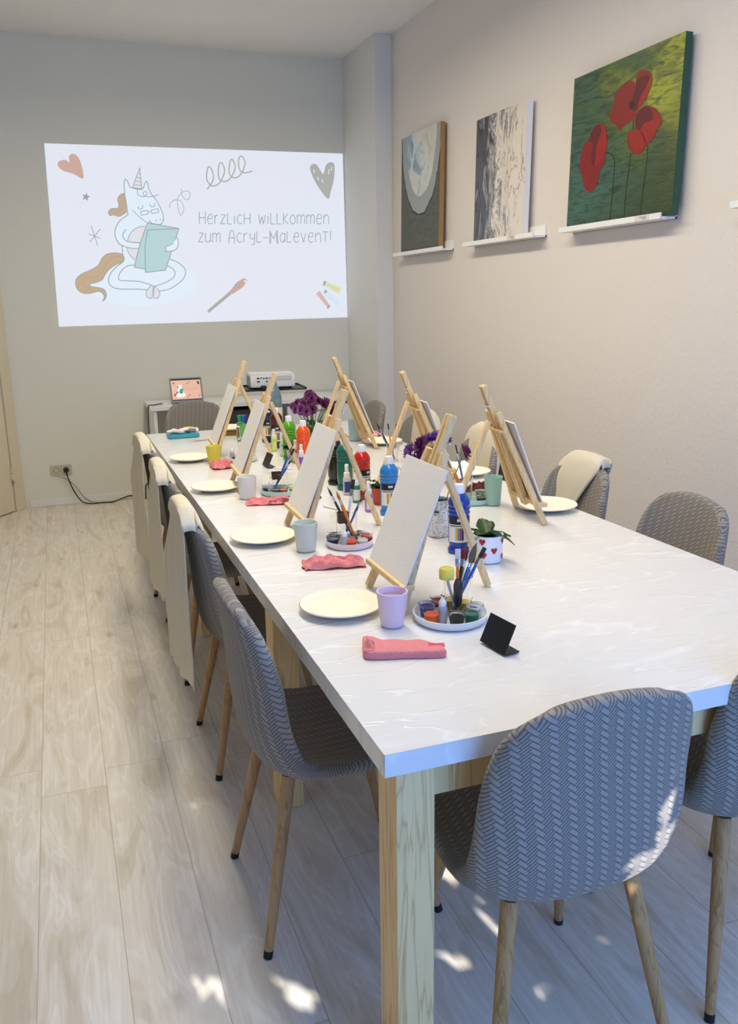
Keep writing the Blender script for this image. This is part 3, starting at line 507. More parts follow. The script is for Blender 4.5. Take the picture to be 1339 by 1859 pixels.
# ---------------------------------------------------------------- plates, cups, trays
def obj1(mb, name, m, lab, cat, loc, rz=0, group=None, smooth=True, kids=()):
    o = mb.build(name, m, None, smooth); o.location = loc; o.rotation_euler = (0, 0, rz); tag(o, lab, cat, group); return o
def plate_mb(r):
    mb = MB(); n = 96
    def fn(u, v):
        a = u*2*PI; rr = r*(1-v); z = .004 + .016*max(0, (rr/r-.62)/.38)**1.1 if rr/r > .62 else .004
        if rr/r > .72: z += .0011*math.sin(a*60)*(rr/r-.72)/.28
        return (rr*math.cos(a), rr*math.sin(a), z)
    mb2 = MB()
    vs = []
    N = 240; rad = [1, .985, .93, .86, .78, .70, .62, .55, .3]
    for q in rad:
        z0 = .003+.015*max(0, (q-.60)/.40)**.9 if q < .985 else .0182-(q-.985)*.12
        vs.append([mb2.bm.verts.new((r*q*math.cos(2*PI*i/N), r*q*math.sin(2*PI*i/N), z0+(.0009*math.sin(2*PI*i/N*60) if .62 < q < .97 else 0))) for i in range(N)])
    for a, b in zip(vs, vs[1:]):
        for i in range(N): mb2.bm.faces.new((a[i], b[i], b[(i+1) % N], a[(i+1) % N]))
    mb2.bm.faces.new(vs[-1]); mb.bm.free(); return mb2
def plate(x, y, r, lab, tilt=None, z=TZ):
    o = plate_mb(r).build('paper_plate', M_PLATE, recalc=True); s = o.modifiers.new('s', 'SOLIDIFY'); s.thickness = .0015; s.offset = 1
    o.location = (x, y, z+.0006); tag(o, lab, 'plate', 'ivory paper plates')
    if tilt: o.rotation_euler = tilt
    return o
plate(.590, 1.845, .101, 'ivory paper plate nearest the viewer, beside pink cup')
plate(.557, 2.530, .103, 'ivory paper plate left of the pale green cup')
plate(.550, 3.330, .098, 'ivory paper plate left of the white cup')
plate(.552, 4.04, .098, 'ivory paper plate left of the yellow cup')
plate(.90, 4.80, .098, 'ivory paper plate on amber box at the far table end', z=TZ+.022)
obj1(MB().box(-.06, .06, -.045, .045, 0, .021, .002), 'flat_box', mat('amber_box', 'C08A2C', .4), 'small amber brown box under the far end plate', 'box', (.87, 4.79, TZ), smooth=False)
plate(1.582, 2.535, .112, 'ivory paper plate under the frontmost wall-side easel')
plate(1.560, 4.10, .105, 'ivory paper plate under the farthest wall-side easel')
plate(1.60, 3.19, .10, 'ivory paper plate on the wall side behind dark blue bottle')
pap = MB().box(-.085, .085, -.065, .065, 0, .001); obj1(pap, 'paper_sheet', mat('white_paper', 'F8F6EE', .7), 'white sheet of paper tilted on the wall-side plate behind the dark blue bottle', 'paper', (1.545, 3.16, TZ+.032), .25, smooth=False).rotation_euler = (.30, 0, .25)
def cup(x, y, col, lab, r0=.026, r1=.037, h=.085, ribs=True, rough=.5, water=None):
    t = thing('cup', lab, 'cup', (x, y, TZ+.0005))
    pr = [(0, 0), (r0*.9, 0), (r0, .003)]
    for i in range(1, 25):
        q = i/24; pr.append((r0+(r1-r0)*q+(.0005*(i % 2) if ribs else 0), .003+(h-.003)*q))
    pr += [(r1-.0025, h), (r1-.0035, h-.003), (r0+.001, .008), (0, .006)]
    MB().lathe(pr, 48).build('cup_body', mat('cup_'+col, col, rough), t)
    q = .8; MB().lathe([(0, h*q), ((r0+(r1-r0)*q)-.004, h*q)], 40).build('water', mat(water or 'rinse_water', 'C8D2CC' if not water else water, .08, spec=.6), t)
    return t
cup(.668, 1.705, 'EBD5E4', 'lilac pink cup beside the nearest paper plate', .027, .036, .083, water='C9A2BC')
cup(.650, 2.365, 'D2DAD2', 'pale green marbled cup beside the second paper plate', .029, .037, .088)
cup(.636, 3.13, 'E6E6DE', 'off-white cup beside the third paper plate', .030, .036, .086)
cup(.648, 3.92, 'E4D650', 'bright yellow cup beside crumpled red cloth', .027, .038, .082)
cup(1.44, 2.66, 'A3C9B4', 'mint green cup behind the frontmost wall-side easel', .027, .033, .105, ribs=False)
cup(1.462, 4.26, 'B4CBD2', 'light blue cup by the farthest wall-side easel', .030, .034, .115, ribs=False)
def tray(x, y, r, col, lab, h=.020):
    pr = [(0, 0), (r*.90, 0), (r*.95, .004), (r, h), (r-.003, h), (r*.93-.002, .006), (r*.88, .003), (0, .003)]
    return obj1(MB().lathe(pr, 64), 'round_tray', mat('tray_'+col, col, .35), lab, 'tray', (x, y, TZ+.0005), 0, 'round palette trays')
tray(.808, 1.690, .088, 'EEF3F5', 'white round tray with paint pots and brush glass beside black stand')
tray(.790, 2.37, .074, 'EBDDE2', 'pale pink round tray between crumpled coral cloth and canvas')
tray(.775, 3.165, .080, 'BFDDD0', 'mint round tray behind the dark-stained cloth')
tray(.78, 3.93, .075, 'E9ECE8', 'white round tray beside the yellow cup and red cloth')
tray(1.392, 2.735, .080, 'B9DCCB', 'mint round tray next to the mint green cup')

# ---------------------------------------------------------------- small paint pots
def pot(x, y, col, lab, z=TZ+.0042, lid='clear', full=.75, s=1.13):
    t = thing('paint_pot', lab, 'paint pot', (x, y, z), random.random()*6, 'little paint pots with lids'); h = .026*s
    MB().lathe([(0, .001), (.0125*s, .001), (.0125*s+.003*full, h*full), (0, h*full)], 24).build('paint', paint(col, .35), t)
    MB().lathe([(0, 0), (.0128*s, 0), (.0165*s, h), (.0180*s, h), (.0180*s, h+.0012)], 24).build('pot_wall', M_CLEAR, t)
    MB().lathe([(0, h+.0006), (.013*s, h+.0006), (.0135*s, h+.002), (.0190*s, h+.002), (.0192*s, h-.001)], 24).build('lid', M_CLEAR, t)
    return t
for x, y, c, l in ((.752, 1.672, 'F0621C', 'orange paint pot at front left of the white tray'), (.797, 1.632, '2A2B2E', 'black paint pot at front of the white tray'), (.839, 1.640, '0E6B50', 'green paint pot at front right of the white tray'),
    (.862, 1.668, 'EDF1F4', 'white paint pot at right of the white tray'), (.762, 1.720, '233B86', 'blue paint pot at back left of the white tray'), (.802, 1.745, '8C1B26', 'dark red paint pot at back of the white tray'),
    (.862, 1.722, 'E8C21A', 'yellow paint pot at back right of the white tray'), (.835, 1.755, 'D8B62A', 'ochre yellow paint pot behind the brush glass on the white tray')): pot(x, y, c, l)
for x, y, c, l in ((.735, 2.365, '26324F', 'dark blue paint pot on the pale pink tray'), (.778, 2.322, 'F05A1E', 'orange paint pot on the pale pink tray'), (.815, 2.322, 'F0E4DA', 'cream paint pot on the pale pink tray'),
    (.840, 2.355, 'B8322E', 'red paint pot at right of the pale pink tray'), (.830, 2.405, '4A4038', 'brown paint pot at back right of the pale pink tray'), (.755, 2.415, '34363C', 'grey paint pot at back left of the pale pink tray')): pot(x, y, c, l)
for x, y, c, l in ((.722, 3.17, '2B3D66', 'blue paint pot on the mint tray beside white cup'), (.772, 3.112, 'EE4E26', 'red orange paint pot on the mint tray beside white cup'), (.815, 3.118, 'E8D23A', 'yellow paint pot on the mint tray beside white cup'),
    (.745, 3.12, '5A6A74', 'grey blue paint pot on the mint tray beside white cup')): pot(x, y, c, l)
for x, y, c, l in ((.745, 3.895, '17413A', 'dark green paint pot on the far white tray'), (.79, 3.875, '7B8A8A', 'grey paint pot on the far white tray')): pot(x, y, c, l)
for x, y, c, l in ((1.425, 2.69, '0D5A3C', 'dark green paint pot by the mint green cup'), (1.40, 2.675, '1F2A2A', 'black paint pot by the mint green cup'), (1.345, 2.735, 'D94A40', 'red paint pot left on the mint tray by the wall-side easel'),
    (1.365, 2.785, 'EFA23A', 'amber paint pot on the mint tray by the wall-side easel'), (1.435, 2.75, '2E3E3C', 'dark teal paint pot at back of the mint tray by the wall-side easel')): pot(x, y, c, l)
def needle(x, y, lab, z=TZ+.0042):
    t = thing('needle_bottle', lab, 'bottle', (x, y, z), 0, 'needle-tip bottles')
    MB().lathe([(0, 0), (.0105, 0), (.011, .002), (.011, .036), (.008, .040), (0, .040)], 24).build('bottle_body', mat('frosted_plastic', 'CFCBD0', .35, trans=.35), t)
    MB().lathe([(.0085, .040), (.0088, .050), (.0065, .053), (.003, .060), (0, .060)], 20).build('cap', M_WHITE, t)
    MB().tube([(0, 0, .058), (.0005, 0, .075)], .0007, 6).build('needle', M_STEEL, t)
needle(.778, 1.668, 'needle-tip bottle on the white tray'); needle(.758, 2.322, 'needle-tip bottle on the pale pink tray')
needle(.728, 3.135, 'needle-tip bottle on the mint tray beside the white cup'); needle(.735, 3.93, 'needle-tip bottle beside the yellow cup')

# ---------------------------------------------------------------- glasses with brushes
def tumbler(x, y, lab, r0=.025, r1=.034, h=.085, z=TZ+.0042, murky='8A8078', facets=0, cat='glass', fill=.1):
    t = thing('brush_glass', lab, cat, (x, y, z), 0, 'glasses holding paintbrushes')
    MB().lathe([(0, 0), (r0, 0), (r0+.001, .003), (r1, h), (r1-.002, h), (r0-.001, .006), (0, .006)], 32).build('glass_wall', M_GLASS, t)
    return t
def brush(base, tip, col, lab, kind='round', L=.19, group='paintbrushes standing in glasses', ferr=True, hair='2A1D16', r=.0032):
    b, e = Vector(base), Vector(tip); d = (e-b).normalized()
    t = thing('paintbrush', lab, 'brush', b); t.rotation_euler = d.to_track_quat('Z', 'Y').to_euler(); t['group'] = group
    hl = L*.72
    MB().tube([(0, 0, 0), (0, 0, hl*.1), (0, 0, hl*.55), (0, 0, hl*.85), (0, 0, hl)], [r*.5, r*.8, r, r*1.35, r*1.1], 10).build('handle', paint(col), t)
    if kind == 'handle_up': return t
    if kind == 'flat':
        MB().box(-.006, .006, -.002, .002, hl, hl+L*.12, .001).build('ferrule', M_STEEL, t)
        MB().box(-.0065, .0065, -.0022, .0022, hl+L*.12, L, .0015).build('bristles', paint(hair, .8), t)
    elif kind == 'knife':
        MB().tube([(0, 0, hl), (0, 0, hl+.01)], .0025).build('ferrule', M_STEEL, t)
        MB().grid(8, 1, lambda u, v: ((v-.5)*.022*math.sin(PI*min(.98, u*.9+.1)), 0, hl+.008+u*(L*.34)), None).build('blade', paint('5B6264', .5), t)
        t.children[-1].modifiers.new('s', 'SOLIDIFY').thickness = .0015
    else:
        MB().tube([(0, 0, hl), (0, 0, hl+L*.11)], [r*1.05, r*.9], 12).build('ferrule', M_STEEL, t)
        MB().tube([(0, 0, hl+L*.11), (0, 0, hl+L*.17), (0, 0, L)], [r*.9, r*1.1, .0006], 10).build('bristles', paint(hair, .8), t)
    return t
gx, gy = .832, 1.700; gz = TZ+.013
tumbler(gx, gy, 'clear faceted glass full of brushes on the white tray', .026, .035, .096)
tag(MB().lathe([(0, 0), (.017, 0), (.0178, .004), (.0178, .022), (.016, .026), (0, .026)], 32).build('sponge_head', mat('yellow_sponge', 'FFEA66', .9, bump=.12, bscale=150), None), None)
sp = bpy.data.objects['sponge_head']; st_ = thing('sponge_dabber', 'round yellow sponge dabber standing in the brush glass', 'sponge', (gx-.012, gy+.002, gz)); sp.parent = st_; sp.location = (-.014, .004, .082)
MB().tube([(.010, 0, 0), (-.014, .004, .084)], .0035, 10).build('handle', paint('E4DFD2'), st_)
obj1(MB().tube([(0, 0, 0), (0, 0, .012), (0, 0, .052), (0, 0, .066)], [.006, .010, .011, .007], 20), 'make_up_sponge', paint('1B1A1C', .85), 'black rounded sponge inside the brush glass on the white tray', 'sponge', (gx-.002, gy-.006, gz+.014))
B = lambda dx, dy, tx, ty, tz: ((gx+dx, gy+dy, gz), (gx+tx, gy+ty, gz+tz))
brush(*B(-.002, -.004, .005, .012, .15), 'F08228', 'orange-handled brush with pale tip in the nearest glass', 'flat', .150, hair='E9DCD2')
brush(*B(-.006, 0, .020, .008, .15), '1A1A1C', 'black and white flat brush with red tip in the nearest glass', 'flat', .152, hair='8C2420')
brush(*B(-.012, .004, .032, .010, .15), 'C58A3A', 'thin brush with black point in the nearest glass', 'round', .150)
brush(*B(-.012, -.002, .052, .014, .15), '2C66B8', 'dark grey palette knife shape rising from the nearest glass', 'knife', .155)
brush(*B(-.014, 0, .075, .006, .15), '1F5CAE', 'blue-handled brush leaning right in the nearest glass', 'flat', .170, hair='20242A')
brush(*B(-.012, .006, .062, .020, .14), '2A62B4', 'short blue brush with olive bristles in the nearest glass', 'round', .148, hair='5A4A22')
g2 = (.790, 2.395); tumbler(*g2, 'clear glass with five brushes on the pale pink tray', .030, .034, .098)
B = lambda dx, dy, tx, ty, tz: ((g2[0]+dx, g2[1]+dy, gz), (g2[0]+tx, g2[1]+ty, gz+tz))
obj1(MB().box(-.017, .017, -.012, .012, 0, .035, .003), 'sponge', mat('dark_used_sponge', '3A2826', .9, bump=.6, bscale=90), 'dark brown used sponge wedged in the glass on the pink tray', 'sponge', (g2[0]-.010, g2[1]+.004, gz+.052))
brush(*B(.020, -.008, -.052, .010, .16), '2B2D30', 'dark slim brush leaning left in the pink tray glass', 'round', .185, hair='1C1C1C')
brush(*B(.024, -.012, -.026, -.004, .14), 'F08A20', 'bright orange pencil-like brush in the pink tray glass', 'round', .165, hair='B8752C', r=.0045)
brush(*B(-.004, .006, .034, .035, .16), 'E8E9EC', 'white-handled brush with black ferrule in the pink tray glass', 'flat', .185, hair='3A2A20')
brush(*B(-.012, 0, .068, .020, .14), '1F4FA0', 'blue brush with black head in the pink tray glass', 'round', .170)
brush(*B(-.010, .006, .060, .012, .13), '2458A8', 'blue brush with brown head in the pink tray glass', 'flat', .150, hair='6A4A2A')
g3 = (.778, 3.205); tumbler(*g3, 'squat glass with blue brushes on the mint tray', .034, .036, .070)
B = lambda dx, dy, tx, ty, tz: ((g3[0]+dx, g3[1]+dy, gz), (g3[0]+tx, g3[1]+ty, gz+tz))
obj1(MB().box(-.018, .018, -.012, .012, 0, .030, .003), 'sponge', mat('dark_used_sponge', '3A2826', .9), 'dark sponge in the squat glass on the mint tray', 'sponge', (g3[0]-.008, g3[1]+.002, gz+.036))
brush(*B(-.018, 0, .062, .020, .15), '2453A4', 'blue brush with dark red tip in the squat glass', 'round', .185, hair='7A1C1C')
brush(*B(-.016, .006, .066, .030, .13), 'E6E6E8', 'white brush with black ferrule in the squat glass', 'flat', .175, hair='1E1E20')
brush(*B(-.020, -.004, .052, .008, .10), '2A5AAC', 'short blue brush in the squat glass', 'round', .135)
g4 = (1.372, 2.765); tumbler(*g4, 'clear glass with two brushes behind the dark blue bottle', .030, .036, .090)
B = lambda dx, dy, tx, ty, tz: ((g4[0]+dx, g4[1]+dy, gz), (g4[0]+tx, g4[1]+ty, gz+tz))
brush(*B(.012, 0, -.020, .010, .16), '3B6AA8', 'upright brush with black ferrule against the plum flower', 'flat', .200, hair='1E1718')
brush(*B(.010, -.004, -.042, 0, .10), 'F08A28', 'orange brush handle in glass behind the dark blue bottle', 'handle_up', .150, r=.006)
brush(*B(-.010, 0, .046, .02, .10), '3C4A4C', 'dark grey knife in glass behind the dark blue bottle', 'knife', .125)
g5 = (1.43, 3.62); tumbler(*g5, 'slim clear glass of brushes left of the orange glass dish', .026, .030, .085, z=TZ+.001)
B = lambda dx, dy, tx, ty, tz: ((g5[0]+dx, g5[1]+dy, TZ+.01), (g5[0]+tx, g5[1]+ty, TZ+.01+tz))
for a, c, k, hh, lb in (((.010, 0, -.062, .02, .15), '2A2A2C', 'round', '1C1C1E', 'leftmost dark brush in the slim far glass'), ((.006, 0, -.050, .02, .12), '7F8C90', 'flat', '2A2A2A', 'short grey brush in the slim far glass'),
    ((-.002, 0, -.018, .01, .15), 'F08A3C', 'flat', '1A1A1A', 'orange brush with black head in the slim far glass'), ((-.008, 0, .018, .01, .12), 'A88A4C', 'flat', '5F6A52', 'olive brush at right in the slim far glass')):
    brush(*B(*a), c, lb, k, .19 if k == 'round' else .165, hair=hh)
g6 = (.805, 3.99); tumbler(*g6, 'small glass with a brown sponge behind the yellow cup', .026, .030, .07)
obj1(MB().box(-.014, .014, -.012, .012, 0, .05, .003), 'sponge', mat('dark_used_sponge', '3A2826', .9), 'brown sponge standing in the glass near the yellow cup', 'sponge', (g6[0], g6[1], gz+.03))
brush((g6[0]-.01, g6[1], gz), (g6[0]+.055, g6[1]+.03, gz+.15), 'D8B8A8', 'pale pink brush in the glass near the yellow cup', 'flat', .17, hair='2A2A2A')

# ---------------------------------------------------------------- cloths
def cloth(name, x, y, rz, sx, sy, h, m, lab, seed, folds=3.0, hem=.2):
    mb = MB()
    def fn(u, v):
        a, b = u-.5, v-.5
        px, py = a*sx, b*sy; q = noise.noise(Vector((a*folds+seed, b*folds*1.4, seed))); q2 = noise.noise(Vector((a*folds*2.5, b*folds*2.5+seed, 5)))
        edge = min(1, min(.5-abs(a), .5-abs(b))*9); rd = 1-abs(q)*1.6
        z = max(.001, h*(.25+.75*max(0, rd)**1.5)*(.25+.75*edge)+q2*h*.35*edge)
        wob = noise.noise(Vector((b*4+seed, a*4, 9)))*.16; wob2 = noise.noise(Vector((a*5, b*5+seed, 3)))*.2
        return (px*(1+wob2*.5)+wob*sy*.5, py*(1+wob)+wob2*sy*.35, z)
    mb.grid(56, 36, fn); mb.grid(56, 36, lambda u, v: (lambda p: (p[0], p[1], 0.0006))(fn(u, v)), None, True)
    bmesh.ops.remove_doubles(mb.bm, verts=mb.bm.verts, dist=.0005)
    return obj1(mb, name, m, lab, 'cloth', (x, y, TZ+.0005), rz)
def folded(x, y, rz):
    t = thing('folded_cloth', 'neatly folded coral pink cloth at the near left table edge', 'cloth', (x, y, TZ+.0005), rz)
    out = [(-.080, -.030), (-.040, -.034), (0, -.033), (.05, -.035), (.083, -.033), (.084, -.012), (.079, -.002), (.062, .004), (.040, .018), (.02, .022), (-.02, .026), (-.05, .027), (-.058, .030), (-.066, .036), (-.072, .030), (-.082, .028), (-.084, 0)]
    o2 = smooth_pts(out, 3, True); mb = MB(); lv = []
    for k, (s, z) in enumerate(((.985, 0), (1, .004), (1.0, .010), (.985, .0135), (.94, .0155), (.7, .0165), (.35, .0165))):
        lv.append([mb.bm.verts.new((p[0]*s, p[1]*s, z+(.004*noise.noise(Vector((p[0]*30*s, p[1]*40*s, 2))) if k > 2 else 0)+(.012*max(0, (-p[0]*s-.045)/.04)*max(0, p[1]*s/.03) if k > 1 else 0))) for p in o2])
    for a, b in zip(lv, lv[1:]):
        for i in range(len(o2)): mb.bm.faces.new((a[i], a[(i+1) % len(o2)], b[(i+1) % len(o2)], b[i]))
    mb.bm.faces.new(lv[-1]); mb.bm.faces.new(lv[0][::-1]); mb.build('fold_body', M_TOWEL, t, angle=80)
    MB().grid(20, 8, lambda u, v: (-.083+.020*u+.004*math.sin(v*3), -.028+.058*v*(1-.1*u), .017+.007*math.sin(PI*u)*v+.001)).build('fold_flap', M_TOWEL, t)
    t.children[-1].modifiers.new('s', 'SOLIDIFY').thickness = .003
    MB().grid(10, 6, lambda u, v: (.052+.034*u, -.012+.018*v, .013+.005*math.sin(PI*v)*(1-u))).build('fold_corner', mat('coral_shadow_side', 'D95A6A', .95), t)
    t.children[-1].modifiers.new('s', 'SOLIDIFY').thickness = .003
folded(.634, 1.556, -.30); bpy.data.objects['folded_cloth'].scale = (1.03, 1.2, 1)
cloth('crumpled_cloth', .683, 2.195, -.22, .175, .085, .022, M_TOWEL, 'crumpled coral pink cloth in front of the pale pink tray', 3, 3.4)
cloth('crumpled_cloth', .690, 3.02, -.25, .165, .075, .020, M_STAIN, 'dark-stained coral cloth in front of the mint tray', 8, 3.2)
cloth('crumpled_cloth', .660, 3.79, .1, .10, .085, .034, M_STAIN, 'red cloth crumpled beside the yellow cup', 12, 2.6)
cloth('crumpled_cloth', 1.50, 2.88, .2, .11, .09, .030, mat('dark_red_cloth', '7C3A38', .9, noise_amt=.7, bscale=30), 'dark red paint-soiled cloth behind the mint green cup', 15, 2.6)
cloth('crumpled_cloth', 1.545, 4.34, .5, .19, .09, .030, M_TOWEL, 'coral cloth beside the farthest wall-side easel', 21, 2.6)

# ---------------------------------------------------------------- little black card stands
def stand(x, y, rz, s, lab):
    m = MB(); L = .088*s; Hh = .064*s
    path = [(0.040*s, .0012), (0.004, .0012), (0, .004), (.028*s, Hh)]
    m.grid(1, 12, lambda u, v: (lambda q: ((u-.5)*L, q[0], q[1]))(lerp_list(path, v)))
    o = m.build('card_stand', mat('matt_black_sheet', '121A1C', .32), smooth=False); o.modifiers.new('s', 'SOLIDIFY').thickness = .0022
    o.location = (x, y, TZ+.0012); o.rotation_euler = (0, 0, rz); tag(o, lab, 'stand', 'black card stands')
stand(.812, 1.492, math.radians(-82), 1.0, 'black card stand nearest the viewer, right of the white tray')
stand(.842, 3.72, math.radians(-85), .95, 'small black card stand between the second and third canvas')
obj1(MB().tube([(0, 0, .004), (.075, -.045, .004)], .0035, 10), 'white_stick', M_WHITE, 'white stick lying behind the mint tray by black stand', 'stick', (.868, 3.66, TZ))
obj1(MB().tube([(0, 0, .004), (.035, -.075, .004)], .0035, 10), 'white_stick', M_WHITE, 'white stick lying left of the blue spray bottle', 'stick', (.862, 2.88, TZ))
tri = MB().lathe([(0, 0), (.014, 0), (.0, .022)], 4); obj1(tri, 'dark_wedge', mat('brown_wedge', '4A2A2A', .7), 'tiny dark brown wedge on table beside second canvas', 'wedge', (.885, 3.02, TZ+.0005), smooth=False)

# ---------------------------------------------------------------- big ribbed paint bottles
def bottle(x, y, col, lab, s=1.0, rz=0, strips=('C8902C', 'E8D24A', '3F6A74', '7A2236'), capc='F2F3F5', h=.205, r=.0325):
    t = thing('paint_bottle', lab, 'bottle', (x, y, TZ+.0005), rz, 'big ribbed paint bottles'); k = h/.205
    pr = [(0, 0), (r*.93, 0), (r, .004), (r, .012*k), (r*.86, .020*k), (r*.86, .026*k), (r*.97, .034*k), (r*.97, .112*k)]
    for i in range(3):
        z = .116*k+i*.012*k; pr += [(r*.93, z), (r*1.0, z+.004*k), (r*1.0, z+.008*k)]
    pr += [(r*.99, .155*k), (r*.90, .163*k), (r*.62, .176*k), (r*.45, .179*k), (0, .180*k)]
    MB().lathe(pr, 40).build('bottle_body', paint(col, .22), t)
    MB().lathe([(r*.46, .177*k), (r*.47, .200*k), (r*.40, .205*k), (0, .2055*k)], 28).build('screw_cap', mat('cap_'+capc, capc, .35), t)
    def band(z0, z1, a0, a1, m, name, rr=1.0, par=t):
        mb = MB(); mb.grid(24, 1, lambda u, v: (r*.985*rr*math.cos(a0+(a1-a0)*u), r*.985*rr*math.sin(a0+(a1-a0)*u), z0+(z1-z0)*v)); return mb.build(name, m, par)
    A = -PI/2-.35
    b1 = band(.090*k, .113*k, A-1.15, A+1.15, M_LBLACK, 'brand_band'); b2 = band(.036*k, .090*k, A-1.15, A+1.15, M_LABEL, 'paper_label')
    for q in range(4): band(.099*k, .107*k, A-.26+q*.13, A-.16+q*.13, M_LABEL, 'band_lettering', 1.012, b1)
    for q, c in enumerate(strips): band(.042*k, .080*k, A-.42+q*.2, A-.24+q*.2, paint(c), 'label_stripe', 1.012, b2)
    band(.084*k, .087*k, A-1.0, A+1.0, M_LBLACK, 'label_rule', 1.012, b2)
    return t
bottle(1.066, 2.175, '123A9E', 'dark blue paint bottle beside the heart pot', rz=.0, strips=('D8B83A', '6A7A90', '8A2232', '2B3A7A'))
bottle(1.045, 2.685, '2A7FC6', 'light blue paint bottle left of the nearest canvas', rz=.15)
bottle(1.040, 2.955, 'C91C14', 'red paint bottle behind the orange flowerpot', rz=.9)
bottle(1.032, 3.135, '0B6654', 'dark green paint bottle between black and red bottles', rz=2.6)
bottle(1.028, 3.245, '141517', 'black paint bottle beside the dark green bottle', rz=2.6)
bottle(1.022, 3.70, 'F0560C', 'orange paint bottle behind the second canvas', rz=2.4)
bottle(1.002, 3.88, '56A812', 'bright green paint bottle behind the leafy white pot', rz=2.5)
bottle(1.025, 4.22, '4A2512', 'brown paint bottle near the far canvases', rz=.2)
bottle(1.025, 4.42, '1A2450', 'navy paint bottle behind the brown bottle', rz=.2)
# ---------------------------------------------------------------- spray bottles
def spray(x, y, col, lab, h=.115, r=.0145, lbl='E9E7E0', rz=0, capc='F4F4F4'):
    t = thing('spray_bottle', lab, 'bottle', (x, y, TZ+.0005), rz, 'small spray bottles')
    MB().lathe([(0, 0), (r*.95, 0), (r, .002), (r, h*.52), (r*.9, h*.57), (r*.6, h*.6), (0, h*.6)], 28).build('bottle_body', mat('spray_'+col, col, .3), t)
    n = MB().lathe([(r*.78, h*.58), (r*.78, h*.72), (r*.55, h*.74), (0, h*.74)], 24).build('collar', mat('cap_'+capc, capc, .4), t)
    m = MB().lathe([(r*.50, h*.74), (r*.50, h*.98), (r*.42, h), (0, h)], 20); m.build('spray_head', mat('cap_'+capc, capc, .4), t)
    MB().tube([(0, -r*.45, h*.9), (0, -r*.62, h*.9)], r*.12, 8).build('nozzle', M_BLACK, t)
    mb = MB(); mb.grid(20, 1, lambda u, v: (r*1.01*math.cos(-PI/2-1.2+2.0*u), r*1.01*math.sin(-PI/2-1.2+2.0*u), h*(.08+.36*v))); mb.build('paper_label', mat('label_'+lbl, lbl, .5), t)
spray(.993, 2.752, 'A583C6', 'lilac spray bottle standing before the orange flowerpot', .108, .0148, 'E4DDF0', .3)
spray(.998, 2.90, '1C8A66', 'green spray bottle in front of the red paint bottle', .112, .0150, 'DFE6E0', 0)
spray(1.008, 3.04, 'CFCFD6', 'spray bottle with blue collar mark before the dark green bottle', .118, .0150, '2B4A96', .2)
spray(.992, 3.97, 'BFE0D0', 'mint-capped spray bottle beside bright green bottle', .108, .0165, 'EDEFEA', 0, 'DDEBE4')
spray(.985, 4.12, 'BCDC5A', 'lime green spray bottle behind the mint-capped one', .112, .0140, 'DCE8A8', 0)
spray(1.000, 3.765, '9A8A80', 'clear spray bottle with pale label left of orange bottle', .108, .0145, 'ECE6EA')
spray(1.000, 3.665, 'D8D2E8', 'white spray bottle with purple mark before the orange bottle', .102, .0140, '8A4FC0')

